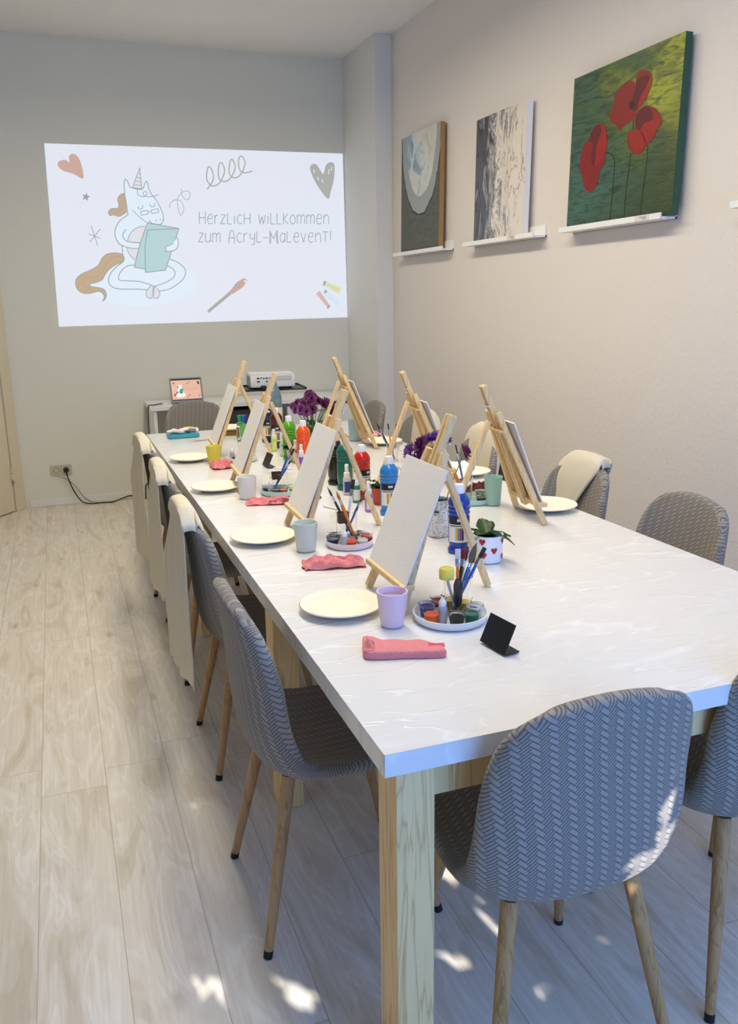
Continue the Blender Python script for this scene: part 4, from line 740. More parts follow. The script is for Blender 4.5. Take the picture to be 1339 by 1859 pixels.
# ---------------------------------------------------------------- plants and flowers
def leaf_mesh(mb, base, d, L, W, curl=.3, roll_=0, crinkle=0):
    d = Vector(d).normalized(); side = d.cross(Vector((0, 0, 1)));
    if side.length < .1: side = Vector((1, 0, 0))
    side = Matrix.Rotation(roll_, 3, d) @ side.normalized(); nrm = side.cross(d)
    def fn(u, v):
        t = u; wdt = W*math.sin(PI*min(1, t*.94+.04))**.75; s = (v-.5)
        p = Vector(base)+d*(L*t)+side*(s*wdt*(1+crinkle*.2*math.sin(t*40)))-nrm*(-abs(s)*wdt*.35)-Vector((0, 0, 1))*(curl*L*t*t)+nrm*crinkle*.004*math.sin(t*30+s*20)
        return p
    mb.grid(8, 4, fn)
def plant(x, y, rp, hp, potcol, lab, n=9, L=.05, W=.028, hearts=False, taper=.85, potname='pot', seed=1, crinkle=1.0, spread=1.0, stemh=0):
    random.seed(seed); t = thing('potted_plant', lab, 'plant', (x, y, TZ+.0005))
    p = MB().lathe([(0, 0), (rp*taper-.004, 0), (rp*taper, .004), (rp, hp), (rp-.003, hp), (rp*taper-.002, .01), (0, .01)], 48).build('pot', mat('pot_'+potcol, potcol, .35), t)
    MB().lathe([(0, hp*.86), (rp*.95, hp*.86)], 24).build('soil', M_SOIL, t)
    mb = MB()
    for i in range(n):
        a = 2*PI*i/n+random.uniform(-.3, .3); el = random.uniform(.25, 1.1)
        leaf_mesh(mb, (math.cos(a)*rp*.2, math.sin(a)*rp*.2, hp*.86+stemh*random.random()), (math.cos(a)*spread, math.sin(a)*spread, el), L*random.uniform(.8, 1.25), W*random.uniform(.8, 1.2), random.uniform(.1, .6), random.uniform(-.4, .4), crinkle)
    mb.build('foliage', M_LEAF, t)
    if hearts:
        hp_ = [(0, -.9), (-.55, -.35), (-.85, .1), (-.8, .5), (-.5, .75), (-.2, .65), (0, .4), (.2, .65), (.5, .75), (.8, .5), (.85, .1), (.55, -.35)]
        for a, z in ((-2.45, .065), (-1.62, .040), (-.85, .065), (-.75, .018), (-2.35, .026), (.2, .04), (1.2, .05), (2.4, .04)):
            mb = MB(); S_ = .0112; o2 = smooth_pts(hp_, 3, True)
            rr = lambda z: rp*(taper+(1-taper)*z/hp)
            ring = [mb.bm.verts.new(((rr(z)+.0003)*math.cos(a+q[0]*S_/rp), (rr(z)+.0003)*math.sin(a+q[0]*S_/rp), z+q[1]*S_)) for q in o2]
            r2 = [mb.bm.verts.new(((rr(z)+.0016)*math.cos(a+q[0]*.75*S_/rp), (rr(z)+.0016)*math.sin(a+q[0]*.75*S_/rp), z+q[1]*.75*S_)) for q in o2]
            for i in range(len(o2)): j = (i+1) % len(o2); mb.bm.faces.new((ring[i], ring[j], r2[j], r2[i]))
            f = mb.bm.faces.new(r2); bmesh.ops.triangulate(mb.bm, faces=[f]); mb.build('heart_relief', mat('heart_red', 'B81E24', .3), p)
    return t
plant(1.103, 2.062, .0435, .080, 'F3F5F8', 'plant in white pot with raised red hearts', 8, .072, .038, True, .93, seed=4, crinkle=.5, spread=1.25)
plant(1.072, 2.845, .034, .062, 'C84A1E', 'small leafy plant in orange flowerpot beside light blue bottle', 8, .062, .034, False, .8, seed=9, spread=1.2, stemh=.03)
plant(.998, 3.820, .026, .055, 'E4E4E0', 'leafy plant in small white pot before the green bottle', 8, .068, .046, False, .85, seed=12, spread=1.3, stemh=.04)
def flower(t, p, d, R_, col, seed, name='blossom'):
    random.seed(seed); mb = MB(); d = Vector(d).normalized(); q = d.to_track_quat('Z', 'Y').to_matrix()
    for layer, (n, tl, L) in enumerate(((16, .15, 1.0), (14, .6, .9), (12, 1.1, .75), (8, 1.45, .55))):
        for i in range(n):
            a = 2*PI*(i+.5*layer)/n+random.uniform(-.15, .15); e = tl+random.uniform(-.12, .12)
            dv = q @ Vector((math.cos(a)*math.cos(e), math.sin(a)*math.cos(e), math.sin(e))); l = R_*L; sd = q @ Vector((-math.sin(a), math.cos(a), 0)); w_ = R_*.21
            up_ = dv.cross(sd)
            mb.bm.faces.new([mb.bm.verts.new(Vector(p)+v) for v in (dv*.12*l-sd*w_*.5, dv*.12*l+sd*w_*.5, dv*.72*l+sd*w_+up_*.04*l, dv*l+up_*.12*l, dv*.72*l-sd*w_+up_*.04*l)])
    return mb.build(name, col, t, smooth=False, recalc=False)
M_PET = [mat('plum_petals', 'A8609A', .7, noise_amt=.5, bscale=90), mat('violet_petals', 'A672BA', .7, noise_amt=.4, bscale=90), mat('wine_petals', '8A3C72', .7, noise_amt=.5, bscale=90)]
def bouquet(x, y, zb, heads, lab, mats, R_=.024, vase=None, leaves=6, seed=1):
    t = thing('flower_bouquet', lab, 'flowers', (x, y, TZ+zb))
    for i, (a, b, c) in enumerate(heads):
        base_ = (a*.08, b*.08, .0)
        MB().tube(smooth_pts([base_, (a*.4, b*.4, c*.5), (a, b, c-.008)], 4), .0016, 6).build('stem', M_STEM, t)
        flower(t, (a, b, c), (a*4, b*4, .1), R_*random.uniform(.85, 1.1), mats[i % len(mats)], seed+i)
    random.seed(seed); mb = MB()
    for i in range(leaves):
        a = 2*PI*i/leaves; leaf_mesh(mb, (math.cos(a)*.008, math.sin(a)*.008, .03+.07*random.random()), (math.cos(a), math.sin(a), .9), .07, .026, .3, 0, 1)
    mb.build('leaves', mat('dark_bouquet_leaf', '24401A', .5), t)
random.seed(3)
bx, by = 1.215, 4.21
vs_ = thing('flower_vase', 'clear glass vase under the far plum bouquet', 'vase', (bx, by, TZ+.0005))
MB().lathe([(0, 0), (.030, 0), (.036, .01), (.034, .07), (.028, .11), (.030, .115), (.026, .112), (.031, .07), (.033, .012), (0, .008)], 32).build('vase_wall', M_GLASS, vs_)
hd = []
for i in range(36):
    a = random.uniform(0, 2*PI); r_ = .112*math.sqrt(random.random()); hd.append((r_*math.cos(a)*1.05, r_*math.sin(a)*.8, .165+.085*(1-(r_/.115)**2)*random.uniform(.6, 1.0)+.01*random.random()))
bouquet(bx, by, .012, hd, 'full bouquet of plum chrysanthemums behind the second canvas', [M_PET[0], M_PET[2]], .031, leaves=16, seed=30)
bx2, by2 = 1.085, 2.36
v2 = thing('flower_vase', 'white patterned glass vase partly hidden behind nearest canvas', 'vase', (bx2, by2, TZ+.0005))
def m_pat():
    g = G('white_floral_pattern_glass'); n = g.noise(g.tc.outputs['Object'], 70, 2, .5, 1.5); c = g.ramp(n, [(.40, 'F0F0F4'), (.50, 'F0F0F4'), (.53, '8A86A0'), (.57, 'C2A050'), (.60, 'F0F0F4')]); return g.set(Base_Color=c, Roughness=.2)
MB().lathe([(0, 0), (.030, 0), (.033, .004), (.034, .09), (.036, .12), (.033, .12), (.031, .09), (.030, .01), (0, .008)], 36).build('vase_wall', m_pat(), v2)
hd2 = [(-.086, .01, .262), (-.058, -.006, .282), (-.028, .012, .290), (-.045, -.012, .245), (-.010, 0, .300), (.016, .014, .292), (-.066, .02, .232), (.075, -.02, .255), (-.005, .02, .25)]
bouquet(bx2, by2, .01, hd2, 'purple chrysanthemums rising behind the nearest canvas', [M_PET[1], M_PET[2]], .037, leaves=8, seed=60)

# ---------------------------------------------------------------- other things on the table
def glass_dish():
    t = thing('glass_dish', 'round clear dish with orange paint remains behind light blue bottle', 'dish', (1.265, 3.20, TZ+.0005))
    MB().lathe([(0, 0), (.035, 0), (.05, .02), (.052, .035), (.049, .035), (.047, .02), (.033, .004), (0, .004)], 40).build('dish_wall', M_CLEAR, t)
    MB().lathe([(0, .005), (.032, .005), (.036, .009), (0, .012)], 30).build('paint_remains', paint('EDB060'), t)
glass_dish()
obj1(MB().lathe([(0, 0), (.026, 0), (.027, .07), (.029, .085), (.027, .085), (.025, .07), (.024, .006), (0, .006)], 28), 'glass_tumbler', M_GLASS, 'grey-brown looking glass tumbler left of the purple flowers', 'glass', (1.36, 3.42, TZ+.001))
# water bottle
wb = thing('water_bottle', 'large clear plastic water bottle with pink cap at far end', 'bottle', (1.128, 4.66, TZ+.0005))
MB().lathe([(0, 0), (.038, 0), (.041, .01), (.041, .06), (.039, .065), (.041, .07), (.041, .17), (.039, .175), (.041, .185), (.039, .21), (.030, .25), (.018, .28), (.0135, .292), (.0135, .30), (0, .30)], 32).build('bottle_body', mat('bluish_pet', '9DB4BE', .12, trans=.55, ior=1.2), wb)
MB().lathe([(.016, .298), (.016, .314), (.014, .316), (0, .316)], 24).build('screw_cap', paint('E8A49C'), wb)
MB().lathe([(.0417, .085), (.0417, .155)], 32).build('paper_label', M_LABEL, wb)
# lime tub with coloured tubes
tub = thing('plastic_tub', 'lime green tub filled with colourful tubes behind far canvases', 'tub', (.955, 4.60, TZ+.0005))
MB().lathe([(0, 0), (.038, 0), (.048, .085), (.046, .085), (.036, .004), (0, .004)], 32).build('tub_wall', paint('4FC41E'), tub)
tc_ = [('2F5FC8', -.015, 0), ('1F8C5A', .02, .01), ('1E9A6A', -.028, .01), ('2A55B8', .012, -.018), ('E3CF6A', .030, -.004), ('6A3A5A', -.002, .022)]
for i, (c, a, b) in enumerate(tc_):
    nm = {'2F5FC8': 'royal blue', '1F8C5A': 'grass green', '1E9A6A': 'sea green', '2A55B8': 'cobalt blue', 'E3CF6A': 'pale yellow', '6A3A5A': 'plum'}[c]
    obj1(MB().tube([(0, 0, 0), (a*.2, b*.2, .07), (a*.5, b*.5, .115)], [.006, .012, .013], 14), 'paint_tube', paint(c), nm+' tube standing in the lime green tub', 'tube', (.955+a, 4.60+b, TZ+.012), 0, 'tubes in the lime tub')
# turquoise dish with paint tubes
td = obj1(MB().box(-.085, .085, -.055, .055, 0, .022, .008), 'tube_dish', mat('turquoise_plastic', '3FA3B8', .3), 'turquoise dish heaped with paint tubes at far left corner', 'dish', (.625, 4.80, TZ+.0005), .05)
tl = [('F2F2EE', -.055, .01, .3), ('E9ECEA', -.03, -.03, -.5), ('F4F4F2', .0, -.02, .2), ('4F5A66', .03, .0, .9), ('B0342A', -.01, .035, -.6), ('E8C81A', .03, .03, .1), ('F0F0F0', .06, .03, .5), ('7A8490', .05, -.03, -.2), ('E4E8E6', -.06, -.03, 1.1), ('DCE6A8', -.03, .0, 1.8)]
pl = ['white tube at left of the turquoise dish', 'pale grey tube at front of the turquoise dish', 'white tube in the middle of the turquoise dish', 'slate grey tube across the turquoise dish', 'red tube at back of the turquoise dish',
      'yellow capped tube on top of the turquoise dish', 'white tube at right back of the turquoise dish', 'blue grey tube at right front of the turquoise dish', 'light tube at left front of the turquoise dish', 'pale lime tube between white tubes in the turquoise dish']
for i, ((c, a, b, r_), lb) in enumerate(zip(tl, pl)):
    t = thing('paint_tube', lb, 'tube', (.625+a, 4.80+b, TZ+.034+.004*(i % 3)), r_, 'tubes in the turquoise dish')
    MB().tube([(-.035, 0, 0), (-.01, 0, 0), (.02, 0, 0)], [.004, .010, .011], 14).build('tube_body', paint(c), t)
    MB().tube([(.020, 0, 0), (.034, 0, 0)], .0085, 12).build('screw_cap', M_WHITE if c != 'E8C81A' else paint('E8C81A'), t)
sm = MB(); sm.ngon([(-.06, -.012, 0), (-.02, -.018, 0), (.03, -.010, 0), (.06, .002, 0), (.03, .012, 0), (-.03, .008, 0)]); obj1(sm, 'paint_smear', mat('pink_smear', 'EDAFA4', .4), 'pinkish paint smear on table film before the turquoise dish', 'paint smear', (.70, 4.63, TZ+.0035), smooth=False)
obj1(MB().lathe([(0, 0), (.028, 0), (.031, .11), (.0295, .11), (.0265, .005), (0, .005)], 28), 'glass_tumbler', M_GLASS, 'tall clear glass before the far end chair', 'glass', (.815, 4.70, TZ+.001))
jr = thing('glass_jar', 'clear lidded glass jar right of the farthest canvas', 'jar', (.895, 4.50, TZ+.0005))
MB().lathe([(0, 0), (.022, 0), (.024, .01), (.024, .075), (.018, .085), (.018, .09), (.016, .09), (.022, .074), (.022, .01), (0, .006)], 28).build('jar_wall', M_GLASS, jr); MB().lathe([(.02, .088), (.02, .102), (0, .103)], 24).build('lid', M_CLEAR, jr)
# small yellow orange flower-shaped clip near black bottle
fl = thing('paper_flower', 'small yellow and orange paper flower behind the black bottle', 'decoration', (1.12, 3.42, TZ+.0005))
MB().tube([(0, 0, 0), (0, 0, .15)], .0015, 6).build('stem', M_STEM, fl); flower(fl, (0, 0, .155), (-.3, -1, .3), .028, paint('F0D24A', .6), 5); MB().lathe([(0, -.006), (.008, 0), (0, .006)], 12).build('flower_centre', paint('F07A28'), fl, loc=(-.003, -.012, .158))

# ---------------------------------------------------------------- paintings on picture ledges
def ledge(y0, y1, lab, tagy=None):
    t = thing('picture_ledge', lab, 'shelf', (X1, (y0+y1)/2, 1.79), 0, 'white picture ledges'); h = (y1-y0)/2
    m = MB(); m.box(-.080, 0, -h, h, -.0, .010, .001); m.box(-.084, -.076, -h, h, 0, .024, .001); m.box(-.010, 0, -h, h, 0, .060, .001); m.build('ledge_profile', M_WHITE, t, smooth=False)
    if tagy is not None:
        MB().box(-.0855, -.084, tagy-(y0+y1)/2-.045, tagy-(y0+y1)/2+.045, .001, .023).build('title_card', mat('title_card_paper', 'E2DFD6', .6), t, smooth=False)
        tx = MB()
        for k in range(3): tx.box(-.0858, -.0854, tagy-(y0+y1)/2-.03, tagy-(y0+y1)/2+.02-.012*k, .016-.005*k, .018-.005*k)
        tx.build('title_text', mat('grey_print', '77756E', .6), t.children[-1] if False else t, smooth=False)
ledge(5.03, 5.86, 'white ledge below the round blue-grey painting', None)
ledge(3.94, 4.74, 'white ledge below the marbled black and white painting', 4.16)
ledge(2.955, 3.70, 'white ledge below the poppy painting', 3.07)
ledge(1.75, 2.575, 'white ledge end at the right photo edge', None)
def canvas_mb(y0, y1, z0, z1, th, m, lean=.012):
    """front face towards -x, uv 0..1 left(far)->right(near)"""
    return None
def painting(y0, y1, z0, z1, th, mface, mside, name, lab, extra=None, lean=.03):
    # local frame: u along -y (left to right as seen), v up; front faces -x
    t = thing(name, lab, 'painting', (X1-.062, y1, z0), 0, 'paintings on the wall ledges'); Wd, Hh = y1-y0, z1-z0
    t.rotation_euler = (0, math.atan2(lean, Hh), 0)
    m = MB(); m.box(.0008, th, -Wd, 0, 0, Hh, .002); m.build('stretched_canvas', mside, t, smooth=False)
    f = MB(); f.grid(1, 1, lambda u, v: (0, -Wd*u, Hh*v), lambda u, v: (u, v)); f.build('painted_surface', mface, t, smooth=False, recalc=False)
    if extra: extra(t, Wd, Hh)
    return t
def m_poppybg():
    g = G('green_brushed_acrylic'); uv = g.tc.outputs['UV']; x, y, _ = g.sep(uv)
    n1 = g.noise(g.mapping(uv, (3, 3, 1)), 1.2, 4, .6, .8); st = g.noise(g.mapping(uv, (5, 24, 1), (0, 0, .45)), 1, 4, .65, 1.6)
    yel = g.math('SUBTRACT', g.math('MULTIPLY', g.math('ADD', x, g.math('MULTIPLY', y, .75)), .75), g.math('MULTIPLY', g.math('ABSOLUTE', g.math('SUBTRACT', y, .62)), .55))
    f = g.math('ADD', yel, g.math('MULTIPLY', g.math('SUBTRACT', n1, .5), 1.2))
    c = g.ramp(f, [(.25, '3A6250'), (.50, '3A5A3A'), (.72, '4C6428'), (.90, '737E18'), (1.0, '98A010')])
    c2 = g.mix(g.math('MAXIMUM', g.math('MULTIPLY', g.math('SUBTRACT', .54, st), 4.5), 0), c, '1C3218'); low = g.math('MULTIPLY', g.math('LESS_THAN', y, .45), g.math('GREATER_THAN', x, .62)); 
    dk = g.math('MULTIPLY', g.math('MAXIMUM', g.math('SUBTRACT', g.math('ADD', x, g.math('SUBTRACT', .42, y)), .55), 0), 1.5)
    c3 = g.mix(g.math('MINIMUM', dk, .75), c2, '34421C'); g.bump(st, .6, .003); return g.set(Base_Color=c3, Roughness=.4)
def poppies(t, Wd, Hh):
    def lay(key, m, off, name):
        for pts in POPPY[key]:
            mb = MB(); mb.ngon([(-off, -Wd*p[0], Hh*p[1]) for p in smooth_pts(pts, 3, True)]); mb.build(name, m, t, smooth=False, recalc=False)
    for pts in POPPY['stem']:
        mb = MB(); ribbon(mb, [(p[0]*Wd, p[1]*Hh) for p in smooth_pts(pts, 5)], .0055, lambda p: Vector((-.0006, -p[0], p[1])), 0); mb.build('painted_stem', mat('painted_dark_stem', '18280F', .5), t, smooth=False, recalc=False)
    lay('petal', mat('poppy_red', '8E100E', .45, noise_amt=.35, bscale=20), .0009, 'painted_poppy'); lay('light', mat('poppy_bright', 'A0140E', .45, noise_amt=.25, bscale=20), .0012, 'painted_petal_light')
    lay('dark', mat('poppy_dark', '650A10', .5, noise_amt=.3, bscale=20), .0015, 'painted_petal_fold'); lay('centre', mat('poppy_centre', '1C0E10', .5), .0018, 'painted_poppy_centre')
painting(2.915, 3.664, 1.801, 2.463, .034, m_poppybg(), mat('green_canvas_side', '2F5A44', .5, noise_amt=.3, bscale=20), 'poppy_painting', 'painting of three red poppies on green background', poppies, .012)
def m_marble():
    g = G('marbled_pour_paint'); uv = g.tc.outputs['UV']; x, y, _ = g.sep(uv)
    v = g.mapping(uv, (2.6, .8, 1), (0, 0, -.32)); w1 = g.noise(v, 1.2, 2, .5, 1.2); fine = g.noise(g.mapping(uv, (2.2, .9, 1), (0, 0, -.35)), 1.7, 4, .55, 3.2)
    f = g.math('ADD', g.math('MULTIPLY', g.math('SUBTRACT', fine, .5), 1.3), g.math('ADD', g.math('MULTIPLY', g.math('SUBTRACT', w1, .5), .8), g.math('ADD', g.math('MULTIPLY', x, .72), .08)))
    c = g.ramp(f, [(.08, '4E4C52'), (.12, '1C1B20'), (.17, '56545C'), (.25, '7C7A80'), (.28, 'CFCBC6'), (.31, '4A4850'), (.38, '8A878C'), (.42, 'E4DED6'), (.45, '66626C'), (.50, 'B8B2B0'), (.53, 'E6DCCE'), (.63, 'E4DACB'), (.655, '7A6866'), (.68, 'E2D8CA'), (.80, 'E6DDD0')])
    return g.set(Base_Color=c, Roughness=.35)
painting(4.080, 4.640, 1.801, 2.466, .034, m_marble(), mat('white_canvas_side', 'F0EEE9', .6), 'marbled_painting', 'narrow looking painting marbled in black, grey and cream', None, .012)
def m_disc():
    g = G('textured_disc_paint'); uv = g.tc.outputs['UV']; x, y, _ = g.sep(uv)
    dx = g.math('DIVIDE', g.math('SUBTRACT', x, .52), .50); dy = g.math('DIVIDE', g.math('SUBTRACT', y, .98), .66)
    n = g.noise(g.mapping(uv, (2, 2, 1)), 2.5, 4, .6, 1)
    r = g.math('ADD', g.math('SQRT', g.math('ADD', g.math('MULTIPLY', dx, dx), g.math('MULTIPLY', dy, dy))), g.math('MULTIPLY', g.math('SUBTRACT', n, .5), .08))
    sp_ = g.noise(uv, 110, 2); rim = g.mix(sp_, '6E7A7E', 'C9CCC6')
    inner = g.ramp(g.math('ADD', g.math('MULTIPLY', n, .75), g.math('MULTIPLY', x, .3)), [(.34, '7F9AA8'), (.44, 'A9C0CC'), (.52, 'DDE0DA'), (.66, 'D2D0C2'), (.80, 'A8A894')])
    a = g.math('MULTIPLY', g.math('LESS_THAN', r, 1.0), 1); b = g.math('LESS_THAN', r, .78)
    st = g.noise(g.mapping(uv, (3, 14, 1), (0, 0, .2)), 1.5, 3, .6, 2); dk = g.mix(st, '3F4238', '6A6C5C'); line = g.math('MULTIPLY', g.math('GREATER_THAN', r, 1.0), g.math('LESS_THAN', r, 1.025))
    c = g.mix(a, dk, rim); c = g.mix(b, c, inner); c = g.mix(line, c, '1E1F1C'); g.bump(sp_, .4, .002); return g.set(Base_Color=c, Roughness=.6)
painting(5.13, 5.76, 1.801, 2.555, .034, m_disc(), mat('raw_wood_side', 'A77E4A', .6), 'disc_painting', 'painting of a pale blue-white oval over dark olive, farthest on wall', None, .012)

# ---------------------------------------------------------------- sockets and cables
so = thing('wall_socket', 'beige double wall socket with one black plug on far wall', 'socket', (-.053, YF, .272))
m = MB(); m.box(-.078, .078, -.010, 0, -.039, .039, .003); m.build('frame_plate', mat('beige_socket', 'CBC2A8', .45), so, smooth=False)
MB().box(-.0012, .0012, -.0108, -.009, -.038, .038).build('dividing_line', mat('socket_line', '8F8672', .6), so, smooth=False)
Rx = Matrix.Rotation(PI/2, 4, 'X')
for x in (-.036, .036):
    mx = Matrix.Translation((x, -.010, 0)) @ Rx
    s_ = MB().lathe([(.020, .0), (.022, .0015), (.024, .0015), (.0245, 0)], 32, mx=mx).build('socket_ring', mat('socket_line', '8F8672', .6), so)
MB().lathe([(0, .034), (.012, .034), (.018, .022), (.019, .002), (0, .002)], 24, mx=Matrix.Translation((.036, -.010, 0)) @ Rx).build('black_plug', M_BLACK, so)
def cable(pts, r, col, lab, n=6):
    return tag(MB().tube(smooth_pts(pts, n), r, 8).build('power_cable', mat('cable_'+col, col, .5)), lab, 'cable')
cable([(-.017, 6.722, .272), (-.010, 6.71, .22), (.02, 6.71, .12), (.07, 6.70, .03), (.13, 6.69, .006), (.22, 6.685, .006), (.30, 6.68, .006), (.38, 6.72, .02), (.44, 6.735, .03), (.52, 6.72, .015), (.55, 6.70, .006), (.56, 6.72, .10), (.60, 6.73, .13), (.66, 6.72, .12)], .0045, '1B1C1E', 'black power cable running from the wall socket along skirting')
cable([(-.09, 6.74, .232), (-.02, 6.735, .20), (.04, 6.735, .14), (.08, 6.73, .07), (.13, 6.725, .02), (.19, 6.70, .006)], .003, '8E8E8A', 'thin grey cable hanging below the wall socket')

# ---------------------------------------------------------------- desk, laptop, projector on stand
dk = thing('desk', 'white desk along the far wall behind the table', 'desk', (.60, 6.28, 0))
MB().box(0, 1.60, 0, .46, .735, .765, .003).build('desktop', M_WHITE, dk, smooth=False)
MB().box(.02, .045, .02, .44, 0, .735, .002).build('side_panel', M_WHITE, dk, smooth=False); MB().box(1.555, 1.58, .02, .44, 0, .735, .002).build('side_panel', M_WHITE, dk, smooth=False)
MB().box(.045, 1.555, .42, .44, .1, .735, .001).build('back_panel', M_WHITE, dk, smooth=False)
for k in range(3):
    d_ = MB().box(1.02, 1.55, .012, .032, .12+.2*k, .31+.2*k, .002).build('drawer', M_WHITE, dk, smooth=False)
    MB().box(1.22, 1.35, .0, .012, .27+.2*k, .28+.2*k, .002).build('drawer_handle', M_STEEL, d_, smooth=False)
MB().box(.36, .99, .035, .40, .600, .705, .004).build('shaded_compartment', mat('compartment_shade_grey', '3E403C', .7), dk, smooth=False)  # solid dark block, painted as the shade inside an open compartment
lt = thing('laptop', 'open silver laptop showing the unicorn slide on white desk', 'laptop', (.885, 6.40, .766), math.radians(3)); lt.scale = (.80, .85, .90)
M_SILV = mat('laptop_grey', '8E908E', .4, .6)
MB().box(-.15, .15, -.20, .0, 0, .012, .004).build('keyboard_base', M_SILV, lt, smooth=False)
MB().box(-.13, .13, -.14, -.03, .0121, .0135, .001).build('keyboard', M_BLACK, lt, smooth=False)
scm = Matrix.Translation((0, 0, .010)) @ Matrix.Rotation(math.radians(-14), 4, 'X')
ld = MB().box(-.15, .15, -.004, .004, 0, .205, .003, scm).build('screen_lid', M_SILV, lt, smooth=False)
def sp_(x, z, o=.0047): return scm @ Vector((x, -o, z))
MB().ngon([sp_(-.138, .018), sp_(.138, .018), sp_(.138, .195), sp_(-.138, .195)]).build('bezel', M_BLACK, ld, smooth=False)
LC = {'line': '8A7A78', 'ice': 'E6F2FA', 'blush': 'D8B0A4', 'brown': '8A4A2C', 'teal': '2F8C74', 'salmon': 'B5382E', 'salmon2': 'A86A5A', 'grey': '5A4A3C', 'lemon': 'A8946A', 'sky': '8C9AA0'}
LM = {k: mat('screen_'+k, c, .3, emit=.7) for k, c in LC.items()}
k_ = .272/2234; org = sp_(-.136, .026, .0052); ex = Vector((1, 0, 0)); ez = (sp_(0, 1)-sp_(0, 0)); nn_ = Vector(ez).cross(ex)*-1
MB().ngon([sp_(-.136, .025, .005), sp_(.136, .025, .005), sp_(.136, .183, .005), sp_(-.136, .183, .005)]).build('screen_image', mat('screen_pink', 'D2A791', .3, emit=.75), ld, smooth=False)
nrm_ = (scm.to_3x3() @ Vector((0, -1, 0)))
draw(SLIDE_FIGURE, 'screen_unicorn', ld, k_, org, ex, ez, .0002, nrm_, LM, .000008)
draw([q for q in SLIDE_DOODLES], 'screen_doodles', ld, k_, org, ex, ez, .0003, nrm_, dict(LM, grey=mat('screen_black', '1A1414', .3, emit=.3)), .000008)['kind'] = 'stuff'
for wd in SLIDE_LETTERS: draw(wd, 'screen_word', ld, k_, org, ex, ez, .0003, nrm_, LM, .000001)
cable([(.70, 6.42, .772), (.63, 6.36, .772), (.590, 6.30, .774), (.580, 6.27, .70), (.575, 6.28, .5), (.58, 6.34, .2), (.60, 6.55, .01)], .004, '2A2C2E', 'dark laptop cable hanging over the left desk end')
pj = thing('projector_stand', 'black projector stand with flat tray on a pole', 'stand', (1.36, 5.66, 0), math.radians(-4))
MB().box(-.205, .205, -.15, .15, .918, .926, .002).build('tray', M_BLACK, pj, smooth=False)
m = MB(); m.box(-.205, .205, .142, .15, .926, .936); m.box(-.205, -.198, -.15, .15, .926, .934); m.box(.198, .205, -.15, .15, .926, .934); m.build('tray_rim', M_BLACK, pj, smooth=False)
MB().tube([(0, 0, .12), (0, 0, .918)], .016, 16).build('pole', M_BLACK, pj)
MB().box(-.035, .035, -.02, .02, .865, .918, .004).build('bracket', M_BLACK, pj, smooth=False)
for k in range(3):
    a = 2*PI*k/3+.5; MB().tube([(0, 0, .45), (.17*math.cos(a), .17*math.sin(a), .2), (.27*math.cos(a), .27*math.sin(a), .012)], .011, 10).build('tripod_leg', M_BLACK, pj)
pr = thing('projector', 'white video projector on a black stand below the slide', 'projector', (1.345, 5.655, .9265), math.radians(-4))
MB().box(-.150, .150, -.110, .110, .012, .098, .012).build('housing', mat('projector_white', 'E9EAEA', .45), pr)
MB().box(-.146, .146, -.106, .106, .0975, .1005, .001).build('top_cover', mat('projector_white', 'E9EAEA', .45), pr)
m = MB().box(.005, .125, -.1125, -.1095, .058, .088, .001).build('vent_panel', mat('projector_vent', 'C9CDCE', .5), pr, smooth=False)
for i, (a, b, c, d) in enumerate(((-.108, -.090, .070, .078), (-.084, -.072, .072, .079), (-.064, -.058, .066, .080), (-.050, -.034, .070, .078), (-.026, -.016, .070, .077), (-.011, -.003, .070, .077), (-.108, -.088, .048, .056), (-.050, -.034, .048, .056))):
    MB().box(a, b, -.1125, -.1095, c, d, .0008).build('port', M_BLACK, pr, smooth=False)
m = MB()
for k in range(12): m.box(-.1515, -.149, -.085, .06, .028+.005*k, .0305+.005*k)
m.build('side_grille', mat('grille_grey', '8E9090', .5), pr, smooth=False)
MB().lathe([(.0, .0), (.034, .0), (.034, .012), (.026, .016), (.024, .004), (0, .004)], 32, mx=Matrix.Translation((-.07, .110, .055)) @ Matrix.Rotation(-PI/2, 4, 'X')).build('lens', M_BLACK, pr)
for x in (-.12, .12): MB().lathe([(0, 0), (.009, 0), (.009, .012), (0, .012)], 16).build('foot', M_BLACK, pr, loc=(x, -.08, 0))
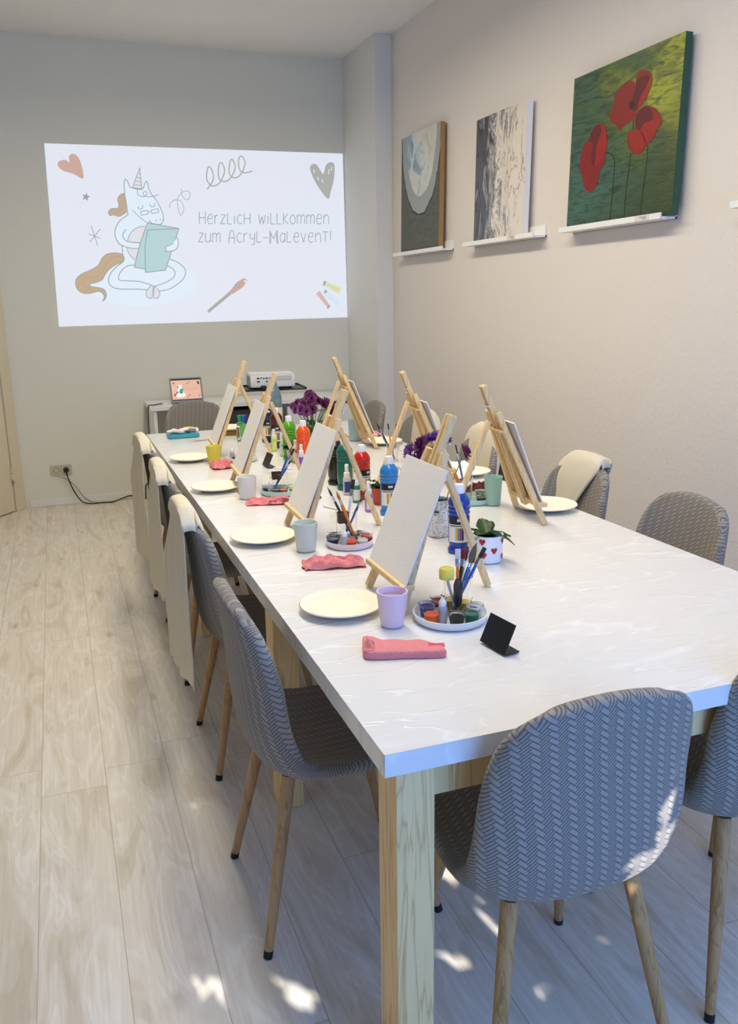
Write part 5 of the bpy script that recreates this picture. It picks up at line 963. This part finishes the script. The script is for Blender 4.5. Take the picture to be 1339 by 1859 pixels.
MB().box(-.085, -.055, -.16, -.108, .0, .028, .004).build('cable_plug', M_BLACK, pr, smooth=False)

# ---------------------------------------------------------------- tree outside the window: only small gaps let the sun through
def make_tree():
    t = thing('garden_tree', 'leafy tree in the garden outside the window behind the viewer', 'tree', (1.2, -3.0, -.1))
    pts = [((.165, 1.616, 0), .016), ((.19, 1.60, 0), .012), ((.349, 1.52, 0), .012), ((.325, 1.54, 0), .010), ((.375, 1.50, 0), .008), ((.735, 1.483, 0), .020), ((.71, 1.54, 0), .004), ((.857, 1.58, 0), .012), ((1.004, 1.413, 0), .002),
           ((.955, 1.05, .60), .020), ((.972, 1.06, .55), .026), ((.94, 1.05, .515), .024), ((.921, 1.05, .475), .018)]
    rnd = random.Random(5); mb = MB(); n = 0
    for layer in range(9):
        y = -2.25-.09*layer
        for i in range(64):
            for j in range(56):
                if layer < 8 and rnd.random() < .15: continue
                p = Vector((-1.3+4.9*(i+rnd.random())/64, y+rnd.uniform(-.04, .04), .3+4.0*(j+rnd.random())/56)); s = rnd.uniform(.05, .075)
                ok = True
                for q, r in pts:
                    q = Vector(q); tt = (p.y-q.y)/SUN.y; c = q+SUN*tt
                    if math.hypot(p.x-c.x, (p.z-c.z)*.85) < r+s*.5: ok = False; break
                if not ok: continue
                a = rnd.uniform(0, PI); u = Vector((math.cos(a), rnd.uniform(-.5, .5), math.sin(a))).normalized()*s; v = Vector((-math.sin(a), rnd.uniform(-.5, .5), math.cos(a))).normalized()*s*.62
                mb.bm.faces.new([mb.bm.verts.new(p-Vector((1.2, -3.0, -.1))+k) for k in (-u, v, u, -v)]); n += 1
    mb.build('foliage', mat('tree_foliage', '4E6B2E', .7), t, smooth=False, recalc=False)
    MB().tube([(0, 0, 0), (.05, 0, 1.5), (0, .1, 2.6)], [.13, .10, .05], 14).build('trunk', mat('tree_bark', '5A4632', .9), t)
make_tree()
structure(MB().box(-6, 8, -9, -1.6, -.16, -.1).build('ground_outside', mat('lawn_green', '4A5A34', .9), smooth=False))
